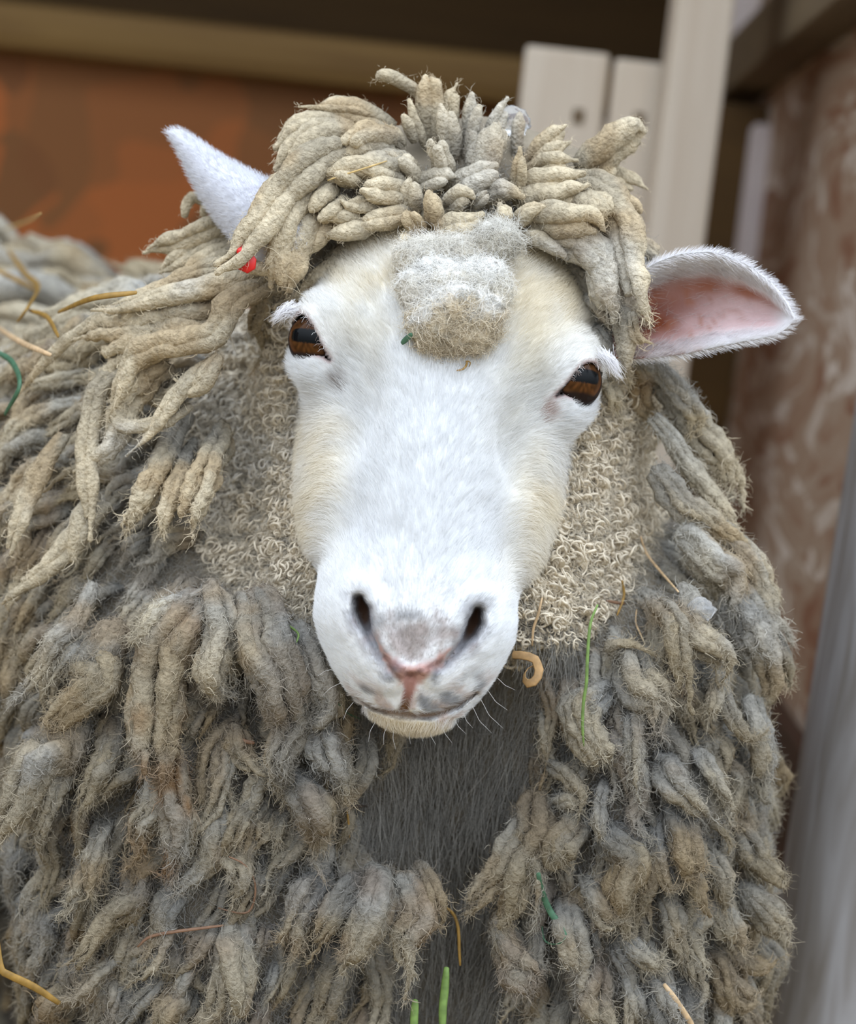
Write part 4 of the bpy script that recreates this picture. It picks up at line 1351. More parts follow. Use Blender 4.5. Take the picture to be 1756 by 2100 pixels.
BODYCOL = [dict(root_col=(0.36, 0.34, 0.295), tip_col=(0.51, 0.435, 0.31)), dict(root_col=(0.45, 0.43, 0.38), tip_col=(0.53, 0.46, 0.335)),
           dict(root_col=(0.31, 0.29, 0.25), tip_col=(0.44, 0.365, 0.245))]
HERO = [  # large chest locks traced one by one
    ([(430, 1215, 120), (330, 1260, 75), (290, 1285, 62), (272, 1308, 60)], 62, 4, .5, 0),
    ([(420, 1240, 150), (350, 1330, 90), (320, 1450, 60), (335, 1560, 55), (330, 1640, 62)], 130, 5, .6, .5),
    ([(360, 1540, 110), (375, 1640, 62), (365, 1740, 50), (345, 1808, 50)], 74, 4, .7, .9),
    ([(330, 1560, 110), (310, 1640, 78), (298, 1700, 70), (288, 1748, 70)], 66, 3, .75, .4),
    ([(300, 1560, 110), (262, 1590, 85), (236, 1610, 80), (216, 1630, 80)], 26, 1, .6, .3),
    ([(430, 1215, 110), (436, 1290, 55), (428, 1360, 45), (446, 1410, 48), (468, 1450, 54)], 84, 4, .35, 0),
    ([(520, 1240, 120), (478, 1290, 70), (472, 1350, 56), (484, 1410, 56)], 44, 2, .7, 0),
    ([(520, 1225, 130), (545, 1300, 60), (560, 1390, 36), (560, 1480, 34), (585, 1570, 40), (600, 1640, 48)], 118, 5, .45, .15),
    ([(600, 1290, 110), (635, 1360, 60), (655, 1440, 46), (640, 1490, 46)], 76, 4, .7, 0),
    ([(640, 1460, 110), (664, 1530, 66), (690, 1590, 58), (716, 1660, 56)], 80, 4, .3, .1),
    ([(600, 1590, 110), (630, 1660, 54), (650, 1730, 46), (676, 1800, 50)], 92, 4, .3, .2),
    ([(470, 1500, 120), (500, 1540, 80), (540, 1590, 66)], 60, 3, .7, .3),
    ([(440, 1500, 130), (448, 1580, 92), (470, 1630, 86), (478, 1665, 86)], 22, 2, .3, .2),
    ([(530, 1620, 140), (500, 1680, 92), (478, 1720, 84), (450, 1770, 84)], 46, 3, .6, .1),
    ([(570, 1660, 140), (552, 1700, 92), (530, 1745, 84)], 46, 2, .8, .1),
    ([(590, 1660, 140), (582, 1710, 96), (576, 1742, 92)], 38, 2, .8, .2),
    ([(640, 1700, 130), (612, 1750, 88), (566, 1786, 84)], 28, 1, .7, .2),
    ([(650, 1790, 120), (610, 1840, 74), (590, 1890, 66), (568, 1945, 66)], 54, 3, .6, .1),
    ([(660, 1810, 120), (630, 1880, 78), (606, 1930, 72), (588, 1972, 72)], 40, 2, .6, .1),
    ([(740, 1800, 120), (700, 1850, 68), (660, 1910, 58), (634, 1974, 60)], 56, 3, .35, .2),
    ([(780, 1790, 130), (770, 1860, 66), (740, 1930, 52), (700, 1985, 60)], 96, 5, .6, .3),
    ([(830, 1800, 140), (845, 1880, 72), (835, 1960, 62), (830, 2030, 66)], 92, 5, .6, .3),
    ([(860, 1770, 150), (890, 1830, 96), (898, 1880, 90), (897, 1905, 90)], 40, 2, .6, 0),
    ([(190, 1200, 190), (150, 1290, 150), (120, 1330, 140), (72, 1398, 136), (22, 1420, 138)], 44, 2, .6, 0),
    ([(170, 1320, 175), (146, 1350, 140), (122, 1390, 130), (100, 1430, 128)], 34, 1, .5, 0),
    ([(230, 1290, 170), (200, 1370, 115), (160, 1440, 96), (110, 1495, 95)], 110, 5, .7, 0),
    ([(150, 1480, 170), (100, 1560, 112), (40, 1640, 100), (-20, 1700, 105)], 130, 5, .6, 0),
    ([(140, 1540, 160), (112, 1620, 112), (80, 1690, 100), (62, 1730, 102)], 60, 3, .7, 0),
    ([(240, 1480, 170), (220, 1560, 115), (190, 1640, 100), (170, 1712, 98)], 70, 4, .35, 0),
    ([(215, 1690, 150), (205, 1750, 92), (196, 1810, 80), (194, 1862, 80)], 58, 3, .8, 0),
    ([(190, 1750, 150), (160, 1810, 100), (140, 1860, 92), (132, 1890, 92)], 46, 2, .6, 0),
    ([(300, 1790, 140), (270, 1860, 92), (210, 1920, 82), (140, 1980, 86)], 92, 4, .6, .1),
    ([(250, 1960, 140), (210, 2000, 92), (170, 2040, 86), (140, 2050, 88)], 40, 2, .4, .1),
    ([(340, 1910, 150), (310, 1960, 112), (318, 1985, 105)], 40, 2, .6, .1),
    ([(380, 1920, 150), (360, 1970, 112), (336, 2010, 108)], 30, 2, .6, .1),
    ([(390, 1950, 150), (400, 2010, 112), (430, 2036, 110)], 26, 1, .3, .4),
    ([(480, 1900, 140), (500, 1960, 92), (490, 2040, 80), (470, 2110, 80)], 100, 5, .6, .3),
    ([(380, 2020, 140), (350, 2080, 90), (330, 2130, 85)], 90, 4, .6, .2),
    ([(240, 2010, 150), (230, 2060, 104), (222, 2110, 100)], 44, 3, .6, .2),
    # right of the chest
    ([(1110, 1640, 210), (1050, 1740, 160), (990, 1830, 140), (952, 1862, 140)], 66, 3, .3, 0),
    ([(1110, 1640, 200), (1090, 1740, 140), (1050, 1830, 118), (1040, 1900, 116)], 96, 5, .6, 0),
    ([(1030, 1870, 190), (1040, 1950, 128), (1062, 2010, 112), (1092, 2030, 112)], 110, 5, .7, .3),
    ([(1110, 1690, 170), (1104, 1750, 122), (1090, 1830, 110), (1082, 1900, 110)], 44, 3, .6, 0),
    ([(1190, 1660, 160), (1150, 1720, 108), (1140, 1770, 104), (1156, 1772, 104)], 74, 4, .7, 0),
    ([(1120, 1560, 180), (1165, 1590, 132), (1202, 1640, 112), (1186, 1690, 110)], 40, 2, .7, 0),
    ([(1140, 1640, 170), (1160, 1640, 126), (1184, 1662, 120)], 40, 3, .7, 0),
    ([(1110, 1900, 180), (1100, 1960, 128), (1120, 1990, 118)], 34, 2, .5, 0),
    ([(1160, 1850, 160), (1170, 1930, 102), (1186, 1980, 92), (1170, 2050, 92)], 66, 4, .6, 0),
    ([(1230, 1420, 170), (1190, 1470, 116), (1200, 1530, 100), (1250, 1560, 102)], 86, 5, .5, 0),
    ([(1300, 1350, 170), (1250, 1330, 132), (1290, 1320, 125), (1345, 1345, 126)], 24, 1, .6, 0),
    ([(1290, 1340, 180), (1330, 1390, 112), (1366, 1440, 98), (1340, 1510, 100)], 96, 5, .4, 0),
    ([(1310, 1420, 160), (1306, 1500, 98), (1300, 1580, 88), (1312, 1655, 90)], 42, 2, .55, 0),
    ([(1340, 1230, 180), (1390, 1290, 122), (1408, 1380, 108), (1412, 1450, 112)], 62, 4, .6, 0),
    ([(1400, 1210, 190), (1440, 1290, 140), (1478, 1360, 132), (1498, 1392, 132)], 66, 4, .4, 0),
    ([(1480, 1380, 190), (1470, 1440, 150), (1455, 1470, 148)], 34, 2, .3, 0),
    ([(1480, 1400, 200), (1500, 1470, 165), (1540, 1505, 160), (1582, 1490, 165)], 36, 2, .5, 0),
    ([(1350, 1560, 160), (1390, 1590, 112), (1430, 1640, 102), (1470, 1690, 106)], 62, 4, .6, 0),
    ([(1420, 1540, 180), (1470, 1580, 140), (1490, 1640, 132), (1500, 1690, 136)], 44, 3, .4, 0),
    ([(1380, 1660, 150), (1400, 1720, 98), (1420, 1790, 92), (1440, 1800, 92)], 72, 4, .7, 0),
    ([(1320, 1700, 150), (1300, 1740, 110), (1330, 1760, 104), (1350, 1750, 104)], 26, 1, .8, 0),
    ([(1345, 1680, 150), (1352, 1760, 98), (1366, 1830, 92), (1395, 1815, 94)], 30, 2, .3, 0),
    ([(1250, 1700, 160), (1290, 1780, 98), (1300, 1860, 86), (1310, 1930, 92)], 120, 5, .6, 0),
    ([(1200, 1800, 150), (1240, 1850, 92), (1260, 1890, 88), (1290, 1900, 90)], 50, 3, .6, 0),
    ([(1270, 1920, 150), (1320, 1960, 92), (1350, 1975, 88), (1370, 1960, 88)], 42, 2, .2, 0),
    ([(1400, 1780, 160), (1440, 1840, 112), (1455, 1880, 110)], 44, 2, .7, 0),
    ([(1220, 1990, 150), (1230, 2060, 92), (1260, 2120, 90)], 90, 4, .6, .2),
    ([(1340, 2000, 160), (1370, 2070, 110), (1390, 2120, 105)], 80, 4, .6, .1),
    # right flank, further back
    ([(1330, 740, 280), (1390, 800, 280), (1428, 860, 290), (1405, 905, 295)], 40, 3, .3, 0),
    ([(1340, 760, 330), (1420, 860, 340), (1490, 960, 350), (1512, 1060, 360)], 90, 4, .5, 0),
    ([(1340, 860, 290), (1420, 960, 280), (1480, 1040, 290), (1506, 1090, 300)], 46, 3, .35, 0),
    ([(1345, 960, 260), (1420, 1040, 240), (1500, 1110, 250), (1560, 1170, 265)], 60, 4, .5, 0),
    ([(1480, 1080, 270), (1550, 1160, 260), (1590, 1260, 262), (1624, 1330, 270)], 52, 3, .35, 0),
    ([(1400, 1090, 250), (1450, 1150, 225), (1500, 1230, 220), (1520, 1300, 225)], 90, 5, .6, 0),
    ([(1590, 1300, 290), (1606, 1360, 285), (1618, 1404, 285)], 36, 2, .5, 0),
    ([(1500, 1210, 250), (1550, 1290, 235), (1570, 1370, 235), (1560, 1450, 240)], 96, 5, .6, 0),
    ([(1540, 1430, 250), (1560, 1540, 230), (1570, 1620, 230), (1580, 1655, 232)], 70, 4, .5, 0),
    ([(1510, 1690, 240), (1550, 1770, 215), (1590, 1800, 215), (1606, 1800, 218)], 74, 4, .6, 0),
    ([(1520, 1820, 240), (1560, 1870, 220), (1590, 1900, 220), (1600, 1930, 222)], 70, 4, .6, 0),
    ([(1450, 1840, 210), (1500, 1910, 180), (1530, 1960, 178)], 60, 3, .6, 0),
    ([(1500, 1960, 230), (1560, 1990, 215), (1610, 1960, 220)], 40, 2, .4, 0),
    ([(1470, 1990, 220), (1530, 2050, 200), (1560, 2040, 202)], 50, 3, .5, 0),
]
for pts, wd, n, tip, st in HERO:
    add_lock(pts, wd * 0.94, n if wd < 34 else int(3 + wd / 14), shag=wd >= 34, tip=tip * 0.62, stain=st, fork=0.75, wave=0.6, **BODYCOL[len(LOCKS) % 3])
print('traced locks', len(LOCKS))

# the rest of the fleece: locks rooted all over the visible trunk, combed by gravity
BN = grid_grad(bf, BLO, BH, BV)
kz = 1 + BV[:, 2] / FPX
BPX = np.stack([878 + BV[:, 0] / kz, 1050 + BV[:, 1] / kz], -1)
view = unit(BV + np.array([0, 0, FPX]))
NECK_L = [(575, 560), (500, 640), (430, 740), (392, 850), (400, 1000), (440, 1170), (520, 1260), (600, 1330), (680, 1360), (690, 1180), (640, 1000), (640, 600)]
NECK_R = [(1230, 720), (1320, 750), (1352, 880), (1356, 1040), (1300, 1170), (1235, 1270), (1100, 1340), (1000, 1330), (1020, 1200), (1130, 1080), (1180, 860)]


def in_neck(px, py):
    return np.minimum(polysd(px, py, NECK_L), polysd(px, py, NECK_R))


def headzone(px, py):
    """the face as seen from the camera side"""
    return polysd(px, py, [(600, 560), (600, 1000), (640, 1200), (650, 1330), (720, 1450), (840, 1510), (960, 1480), (1050, 1330), (1060, 1220), (1170, 1080), (1230, 800), (1250, 560), (1150, 480), (700, 470)])


facing = (BN * view).sum(1) < 0.12
inside = (BPX[:, 0] > -160) & (BPX[:, 0] < 1700) & (BPX[:, 1] > 330) & (BPX[:, 1] < 2230) & (BV[:, 2] < 2900)
cand = np.where(facing & inside & (headzone(*BPX.T) > -40) & (in_neck(*BPX.T) > 6))[0]
cand = cand[BPX[cand, 1] > 480]
rng.shuffle(cand)
chosen = []
cp_ = np.zeros((0, 3))
for k in cand:
    p = BV[k]
    dmin = 60 + 0.045 * max(p[2] - 300, 0)
    if len(cp_) == 0 or np.min(((cp_ - p) ** 2).sum(1)) > dmin * dmin:
        chosen.append(k)
        cp_ = np.vstack([cp_, p])
    if len(chosen) > 900:
        break
print('fleece locks', len(chosen))


def flow(p, N):
    lat = np.array([np.sign(p[0] - 20), 0, 0])
    a = 1.5 * (1 - sstep(-500, 300, p[1])) + 0.28
    if p[0] > 0:
        a *= 0.6
    g = GRAV + a * lat * min(1, abs(p[0] - 20) / 150.)
    if abs(p[0] - 40) < 160 and p[1] > 300:
        g = GRAV + 0.1 * lat
    g = g + 0.5 * np.array([noise(p[None], 1 / 240., 90 + i)[0] for i in range(3)])
    g = g - (g @ N) * N
    return g / max(np.linalg.norm(g), 1e-6)


FLEECE = []
for i, k in enumerate(chosen):
    p, N = BV[k].copy(), BN[k]
    r_ = np.random.default_rng(5000 + i)
    far = sstep(300, 1500, p[2])
    L = (150 + 170 * r_.random()) * (1 + 0.8 * far)
    rad = (12 + 18 * r_.random() ** 1.4) * (1 + 1.1 * far)
    nst = 2 if rad < 15 else (4 if rad < 22 else 6)
    recess = (abs(p[0] - 60) < 170 and 200 < p[1])
    if recess and (p[1] < 1150 or abs(p[0] - 30) < 90):
        continue
    if recess:
        rad *= 0.6
        nst = 1
    path = [p - N * 10]
    d = unit(flow(p, N) + N * (0.5 + 0.4 * r_.random()))
    st = L / 5
    q = p.copy()
    for s_ in range(5):
        q = q + d * st
        sd = float(sample_grid(bf, BLO, BH, q[None])[0])
        Nq = grid_grad(bf, BLO, BH, q[None])[0]
        want = rad * (0.7 + 0.9 * s_ / 4) + (0 if recess else 40 * r_.random() ** 2)
        q = q + Nq * (want - sd) * 0.8
        path.append(q.copy())
        d = unit(flow(q, Nq) + r_.normal(0, 0.22, 3))
    far_m = p[2] > 900
    FLEECE.append(lock(path, rad, nst if not far_m else min(nst, 3), tip=0.16 + 0.3 * r_.random(), seed=6000 + 13 * i, wave=0.5, fork=0.5,
                       K=7, shag=True, seg=13 if not far_m else 26, stain=0.25 * (r_.random() < 0.3), **BODYCOL[i % 3]))
    keep_fuzz(FLEECE[-1], 0.9)

# largest ones are parts of their own; the rest is one matted part
ORDER = sorted(range(len(FLEECE)), key=lambda i: -np.ptp(FLEECE[i][0], axis=0).max() / (1 + FLEECE[i][0][:, 2].mean() / FPX) ** 2)
n_own = max(0, 296 - len(LOCKS))
own, rest = ORDER[:n_own], ORDER[n_own:]


def lock_obj(L, name):
    Vw = q2w(L[0])
    mesh_np(name, Vw, L[1][:, ::-1], L[2][:, ::-1], M['wool'], sheep, L[5], loc=Vw.mean(0))


for L in LOCKS:
    lock_obj(L, 'wool_lock')
for i in own:
    lock_obj(FLEECE[i], 'wool_lock')
if rest:
    V, Q_, T_, C_ = merge([(q2w(FLEECE[i][0]), FLEECE[i][1][:, ::-1], FLEECE[i][2][:, ::-1], FLEECE[i][5]) for i in rest])
    o = mesh_np('matted_fleece', V, Q_, T_, M['wool'], sheep, C_)
    o['kind'] = 'stuff'


# felted balls of the forelock
def blob(c, rad, seed, col, white=0.0, lump=0.16, nu=64, nv=44):
    sv, sq = uvsphere(nu, nv)
    V = c + sv * rad * (1 + lump * fbm(sv, 2.6, seed, 4)[:, None] + 0.06 * noise(sv, 11, seed + 4)[:, None])
    col = np.tile(np.asarray(col, float), (len(V), 1))
    n1 = fbm(V, 1 / 30., seed + 9)
    col = col * (1 + 0.25 * n1[:, None])
    if white:
        k = np.clip(white * sstep(0.15, -0.5, sv[:, 1] + 0.5 * n1), 0, 1)[:, None]
        col = col + (np.array([0.80, 0.79, 0.76]) - col) * k
    dk = sstep(0.30, 0.62, noise(V, 1 / 16., seed + 12))[:, None]
    col = col + (np.array([0.22, 0.20, 0.16]) - col) * 0.6 * dk
    Nn = unit(sv / rad)
    return V, sq, np.zeros((0, 3), int), Nn, unit(np.cross(Nn, [0.3, 0.1, 1.0])), col


BLOBS = [(pq(936, 652, -22), (98, 78, 62), 1, (0.58, 0.50, 0.37), 0.9), (pq(905, 590, 5), (88, 62, 50), 2, (0.72, 0.68, 0.60), 1.0), (pq(985, 590, 8), (62, 62, 48), 3, (0.70, 0.66, 0.57), 0.9),
         (pq(1018, 497, 48), (52, 42, 40), 4, (0.56, 0.53, 0.46), 0.5), (pq(925, 700, -24), (62, 34, 34), 5, (0.56, 0.47, 0.34), 0.0), (pq(870, 535, 40), (60, 50, 40), 6, (0.66, 0.61, 0.51), 0.6),
         (pq(940, 530, 40), (70, 50, 40), 7, (0.62, 0.57, 0.47), 0.6), (pq(985, 520, 55), (60, 46, 40), 8, (0.60, 0.54, 0.43), 0.4)]
for c, rd, sd, cl, wh in BLOBS:
    B_ = blob(c, np.array(rd, float), sd * 11, cl, wh)
    Vw = q2w(B_[0])
    Q2, _ = orient(Vw, B_[1])
    o = mesh_np('forelock_tuft', Vw, Q2, None, M['wool'], sheep, B_[5], loc=Vw.mean(0))
    keep_fuzz(B_, 3.0)


# tight curls on the neck either side of the face
def neck_curls(n):
    sel = np.where((in_neck(*BPX.T) < 12) & facing & (BPX[:, 1] > 520) & (BPX[:, 1] < 1420) & (BV[:, 2] < 900))[0]
    quad = BQ[np.isin(BQ, sel).all(1)]
    P, q, w = sample_quads(BV, quad, n)
    N = grid_grad(bf, BLO, BH, P)
    row = (np.round(P[:, 1] / 36 + 1.3 * noise(P, 1 / 110., 77)) - 1.3 * noise(P, 1 / 110., 77)) * 36
    P[:, 1] += (row - P[:, 1]) * 0.78
    bunch = noise(P * np.array([1, 0.3, 1]), 1 / 22., 79)
    keep = rng.random(n) < 0.35 + 0.65 * sstep(-0.3, 0.3, bunch)
    P, N = P[keep], N[keep]
    n = len(P)
    bunch = bunch[keep]
    lat = np.sign(P[:, :1] - 20) * np.array([[1., 0, 0]])
    D = lat * 0.8 + GRAV * 0.6 + rng.normal(0, 0.35, (n, 3))
    D = unit(D - (D * N).sum(1, keepdims=True) * N)
    L = 40 + 36 * rng.random(n)
    k = 12
    pts = np.zeros((n, k, 3))
    pts[:, 0] = P + N * (4 + 12 * sstep(-0.2, 0.5, bunch))[:, None]
    T_ = unit(D + N * (0.9 + 0.4 * rng.random((n, 1))))
    Ax = unit(np.cross(N, D) * np.where(rng.random((n, 1)) < 0.8, 1, -1) + 0.5 * N * rng.normal(0, 1, (n, 1)))
    om = (0.26 + 0.32 * rng.random(n))
    for i in range(1, k):
        pts[:, i] = pts[:, i - 1] + T_ * (L / (k - 1))[:, None]
        a = (om * (1 + 0.10 * i))[:, None]
        T_ = unit(T_ * np.cos(a) + np.cross(Ax, T_) * np.sin(a) + Ax * (Ax * T_).sum(1, keepdims=True) * (1 - np.cos(a)))
    r = (1.5 + 1.9 * rng.random((n, 1))) * np.interp(np.linspace(0, 1, k), [0, .4, .8, 1], [1.0, 1.0, .7, .35])[None]
    col = np.array([0.70, 0.62, 0.49]) * (0.82 + 0.32 * rng.random((n, 1)))
    g = sstep(-0.1, 0.5, noise(P, 1 / 120., 78))[:, None] * (P[:, :1] < 0)
    col = col + (np.array([0.58, 0.56, 0.52]) - col) * 0.6 * g
    return pts, r, col, P, N


cpnt, crad, ccol, cP, cN = neck_curls(22000)
h = hair_np('neck_curls', q2w(cpnt), crad / FPX, M['fuzz'], sheep, ccol)
h['label'] = 'tight crimped curls of the neck wool'


def fluff(n):
    P, N, C = [], [], []
    for c, rd, sd, cl, wh in BLOBS:
        m = int(n / len(BLOBS))
        d = unit(rng.normal(0, 1, (m, 3)))
        d = d[d[:, 2] < 0.2]
        P.append(c + d * np.array(rd) * 0.98)
        N.append(unit(d / np.array(rd)))
        w = np.clip(wh * sstep(0.5, -0.5, d[:, 1]), 0, 1)[:, None]
        C.append(np.array(cl) * 1.05 * (1 - w) + np.array([0.84, 0.83, 0.80]) * w)
    P, N, C = np.concatenate(P), np.concatenate(N), np.concatenate(C)
    D = unit(rng.normal(0, 1, P.shape) + GRAV * 0.3)
    D = unit(D - (D * N).sum(1, keepdims=True) * N)
    p, r = fibres(P, N, D, 18 + 36 * rng.random(len(P)), 7, np.radians(rng.normal(20, 14, len(P))), 0.9, 0.3, 0.34, 0.12)
    return p, r, C * (0.9 + 0.2 * rng.random((len(C), 1)))


flp, flr, flc = fluff(16000)
h = hair_np('forelock_fluff', q2w(flp), flr / FPX, M['fuzz'], sheep, flc)
h['label'] = 'white fluff over the felted forelock'


# loose fibre over all the wool
def wool_fuzz(n):
    V, N_, Tn, C_, A_ = (np.concatenate(x) for x in (LOCKV, LOCKN, LOCKT, LOCKC, LOCKA))
    kz = 1 + V[:, 2] / FPX
    px, py = 878 + V[:, 0] / kz, 1050 + V[:, 1] / kz
    ok = (N_[:, 2] < 0.45) & (px > -30) & (px < 1790) & (py > 0) & (py < 2130)
    wgt = A_ / kz ** 3 * ok
    k = rng.choice(len(V), n, p=wgt / wgt.sum())
    P = V[k] + rng.normal(0, 3.0, (n, 3))
    N = N_[k]
    D = Tn[k] * 0.7 + rng.normal(0, 0.7, (n, 3))
    D = unit(D - (D * N).sum(1, keepdims=True) * N)
    L = (12 + 30 * rng.random(n) ** 2) * np.where(P[:, 1] < -450, 0.6, 1.0)
    p, r = fibres(P, N, D, L, 6, np.radians(rng.normal(18, 20, n)), 1.0, 0.26, 0.36, 0.13)
    big = (rng.random(n) < 0.14) & (P[:, 1] > -450)                       # crimped yarns lying on the felt
    r[big] *= 2.6
    col = C_[k] * (0.92 + 0.28 * rng.random((n, 1))) + 0.03
    return p, r, col


fzp, fzr, fzc = wool_fuzz(330000)
# fibre on bare patches of trunk and between the neck curls
sel = np.where(facing & inside)[0]
quad = BQ[np.isin(BQ, sel).all(1)]
P, q, w = sample_quads(BV, quad, 60000, 1 / (1 + BV[quad[:, 0], 2] / 900.) ** 2)
N = grid_grad(bf, BLO, BH, P)
D = GRAV + rng.normal(0, 0.6, P.shape)
D = unit(D - (D * N).sum(1, keepdims=True) * N)
sel = np.where((in_neck(*BPX.T) < 12) & facing & (BPX[:, 1] > 520) & (BPX[:, 1] < 1420) & (BV[:, 2] < 900))[0]
Pn, q, w = sample_quads(BV, BQ[np.isin(BQ, sel).all(1)], 14000)
Nn = grid_grad(bf, BLO, BH, Pn)
Dn = np.sign(Pn[:, :1] - 20) * np.array([[0.9, 0, 0]]) + GRAV * 0.6 + rng.normal(0, 0.5, Pn.shape)
Dn = unit(Dn - (Dn * Nn).sum(1, keepdims=True) * Nn)
P, N, D = np.concatenate([P, Pn + Nn * 6]), np.concatenate([N, Nn]), np.concatenate([D, Dn])
p, r = fibres(P, N, D, 24 + 40 * rng.random(len(P)), 6, np.radians(rng.normal(28, 16, len(P))), 0.55, 0.2, 0.5, 0.18)
c = np.array([0.44, 0.42, 0.38]) * (0.75 + 0.4 * rng.random((len(P), 1))) * (LOW_SHADE(P) - 0.25 * np.exp(-((P[:, 0] - 60) / 190.) ** 2) * sstep(200, 400, P[:, 1]))[:, None]  # fibres carry the same painted shade, darker in the chest hollow
c[-len(Pn):] = np.array([0.64, 0.57, 0.45]) * (0.8 + 0.35 * rng.random((len(Pn), 1)))
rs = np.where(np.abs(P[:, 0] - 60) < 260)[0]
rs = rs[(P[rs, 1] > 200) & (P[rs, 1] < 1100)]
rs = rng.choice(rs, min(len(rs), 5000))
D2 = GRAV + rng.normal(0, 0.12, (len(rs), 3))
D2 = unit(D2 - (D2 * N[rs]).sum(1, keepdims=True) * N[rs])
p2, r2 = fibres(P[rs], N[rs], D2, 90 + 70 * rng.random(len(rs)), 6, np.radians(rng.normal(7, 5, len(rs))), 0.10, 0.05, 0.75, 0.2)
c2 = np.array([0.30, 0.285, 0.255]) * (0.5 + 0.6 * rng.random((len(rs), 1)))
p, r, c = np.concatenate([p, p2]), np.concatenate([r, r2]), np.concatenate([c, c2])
h = hair_np('wool_fuzz', q2w(np.concatenate([fzp, p])), np.concatenate([fzr, r]) / FPX, M['fuzz'], sheep, np.concatenate([fzc, c]))
h['label'] = 'loose wool fibres standing off the locks'

# ------------------------------------------------------------------ ear tag
M['red'], _n, _l, _b = mat_new('red_plastic')
_b.inputs['Base Color'].default_value = (0.62, 0.012, 0.008, 1)
_b.inputs['Roughness'].default_value = 0.35


def tag_plate(outline, z0, z1, th):
    """flat plastic flag with rounded edge, hung from the ear rim"""
    o = np.array(outline, float)
    n = len(o)
    z = np.interp(np.linspace(0, 1, n), [0, .5, 1], [z0, z1, z0])
    rings = []
    cen = o.mean(0)
    for s_, dz in ((0.90, -th / 2), (1.0, -th / 4), (1.0, th / 4), (0.90, th / 2)):
        q = cen + (o - cen) * s_
        rings.append(np.stack([pq(x, y, zz + dz) for (x, y), zz in zip(q, z)]))
    V = np.vstack(rings + [rings[0].mean(0)[None], rings[-1].mean(0)[None]])
    Qd, T = [], []
    for k in range(3):
        for j in range(n):
            Qd.append([k * n + j, k * n + (j + 1) % n, (k + 1) * n + (j + 1) % n, (k + 1) * n + j])
    for j in range(n):
        T.append([4 * n, (j + 1) % n, j])
        T.append([4 * n + 1, 3 * n + j, 3 * n + (j + 1) % n])
    return V, np.array(Qd), np.array(T)


V, Q_, T_ = tag_plate([(478, 494), (492, 492), (514, 514), (526, 532), (524, 551), (508, 561), (488, 552), (478, 530), (474, 512)], 66, 62, 9)
Vw = q2w(V)
Q2, T2 = orient(Vw, Q_, T_)
et = mesh_np('ear_tag', Vw, Q2, T2, M['red'], sheep, None, smooth=False, loc=Vw.mean(0))
et['label'] = 'red plastic tag in the upright ear'
sv, sq = uvsphere(20, 14)
V = pq(494, 516, 56) + sv * np.array([9, 9, 8.])
Vw = q2w(V)
Q2, _ = orient(Vw, sq)
mesh_np('stud', Vw, Q2, None, M['red'], et, None, loc=Vw.mean(0))

# ------------------------------------------------------------------ hay and straw caught in the wool
CELL = 10
ZM = np.full((230, 190), 1e9)
for V in [L[0] for L in LOCKS] + [L[0] for L in FLEECE] + [BV, cpnt.reshape(-1, 3), HVQ] + [blob(c, np.array(rd, float), sd * 11, cl, wh)[0] for c, rd, sd, cl, wh in BLOBS]:
    kz = 1 + V[:, 2] / FPX
    ix = ((878 + V[:, 0] / kz) / CELL).astype(int) + 2
    iy = ((1050 + V[:, 1] / kz) / CELL).astype(int) + 2
    ok = (ix >= 0) & (ix < 190) & (iy >= 0) & (iy < 230)
    np.minimum.at(ZM, (iy[ok], ix[ok]), V[ok, 2])


def on_wool(px, py, lift=4):
    i, j = int(py / CELL) + 2, int(px / CELL) + 2
    w = ZM[max(i - 2, 0):i + 3, max(j - 2, 0):j + 3]
    w = w[w < 1e8]
    z = ((np.min(w) if lift > 40 else np.median(w)) if len(w) else 600.0) - lift
    return pq(px, py, z)


def mat_plain(name, c, rough=0.6):
    m, n, l, b = mat_new(name)
    t = n.new('ShaderNodeTexCoord')
    z = n.new('ShaderNodeTexNoise')
    z.inputs['Scale'].default_value = 220
    r = ramp(n, [(0.3, tuple(x * 0.7 for x in c)), (0.7, tuple(min(1, x * 1.2) for x in c))])
    l.new(t.outputs['Object'], z.inputs['Vector'])
    l.new(z.outputs['Fac'], r.inputs[0])
    l.new(r.outputs[0], b.inputs['Base Color'])
    b.inputs['Roughness'].default_value = rough
    return m


HAY = dict(green=mat_plain('green_hay', (0.16, 0.26, 0.06)), deep=mat_plain('dark_green_hay', (0.05, 0.13, 0.07)), straw=mat_plain('straw', (0.48, 0.33, 0.12)),
           gold=mat_plain('golden_straw', (0.29, 0.165, 0.03)), brown=mat_plain('brown_stalk', (0.19, 0.10, 0.055)), tan=mat_plain('tan_straw', (0.60, 0.42, 0.24)), leaf=mat_plain('tan_leaf', (0.40, 0.24, 0.10)), dark=mat_plain('dark_twig', (0.05, 0.035, 0.025)))


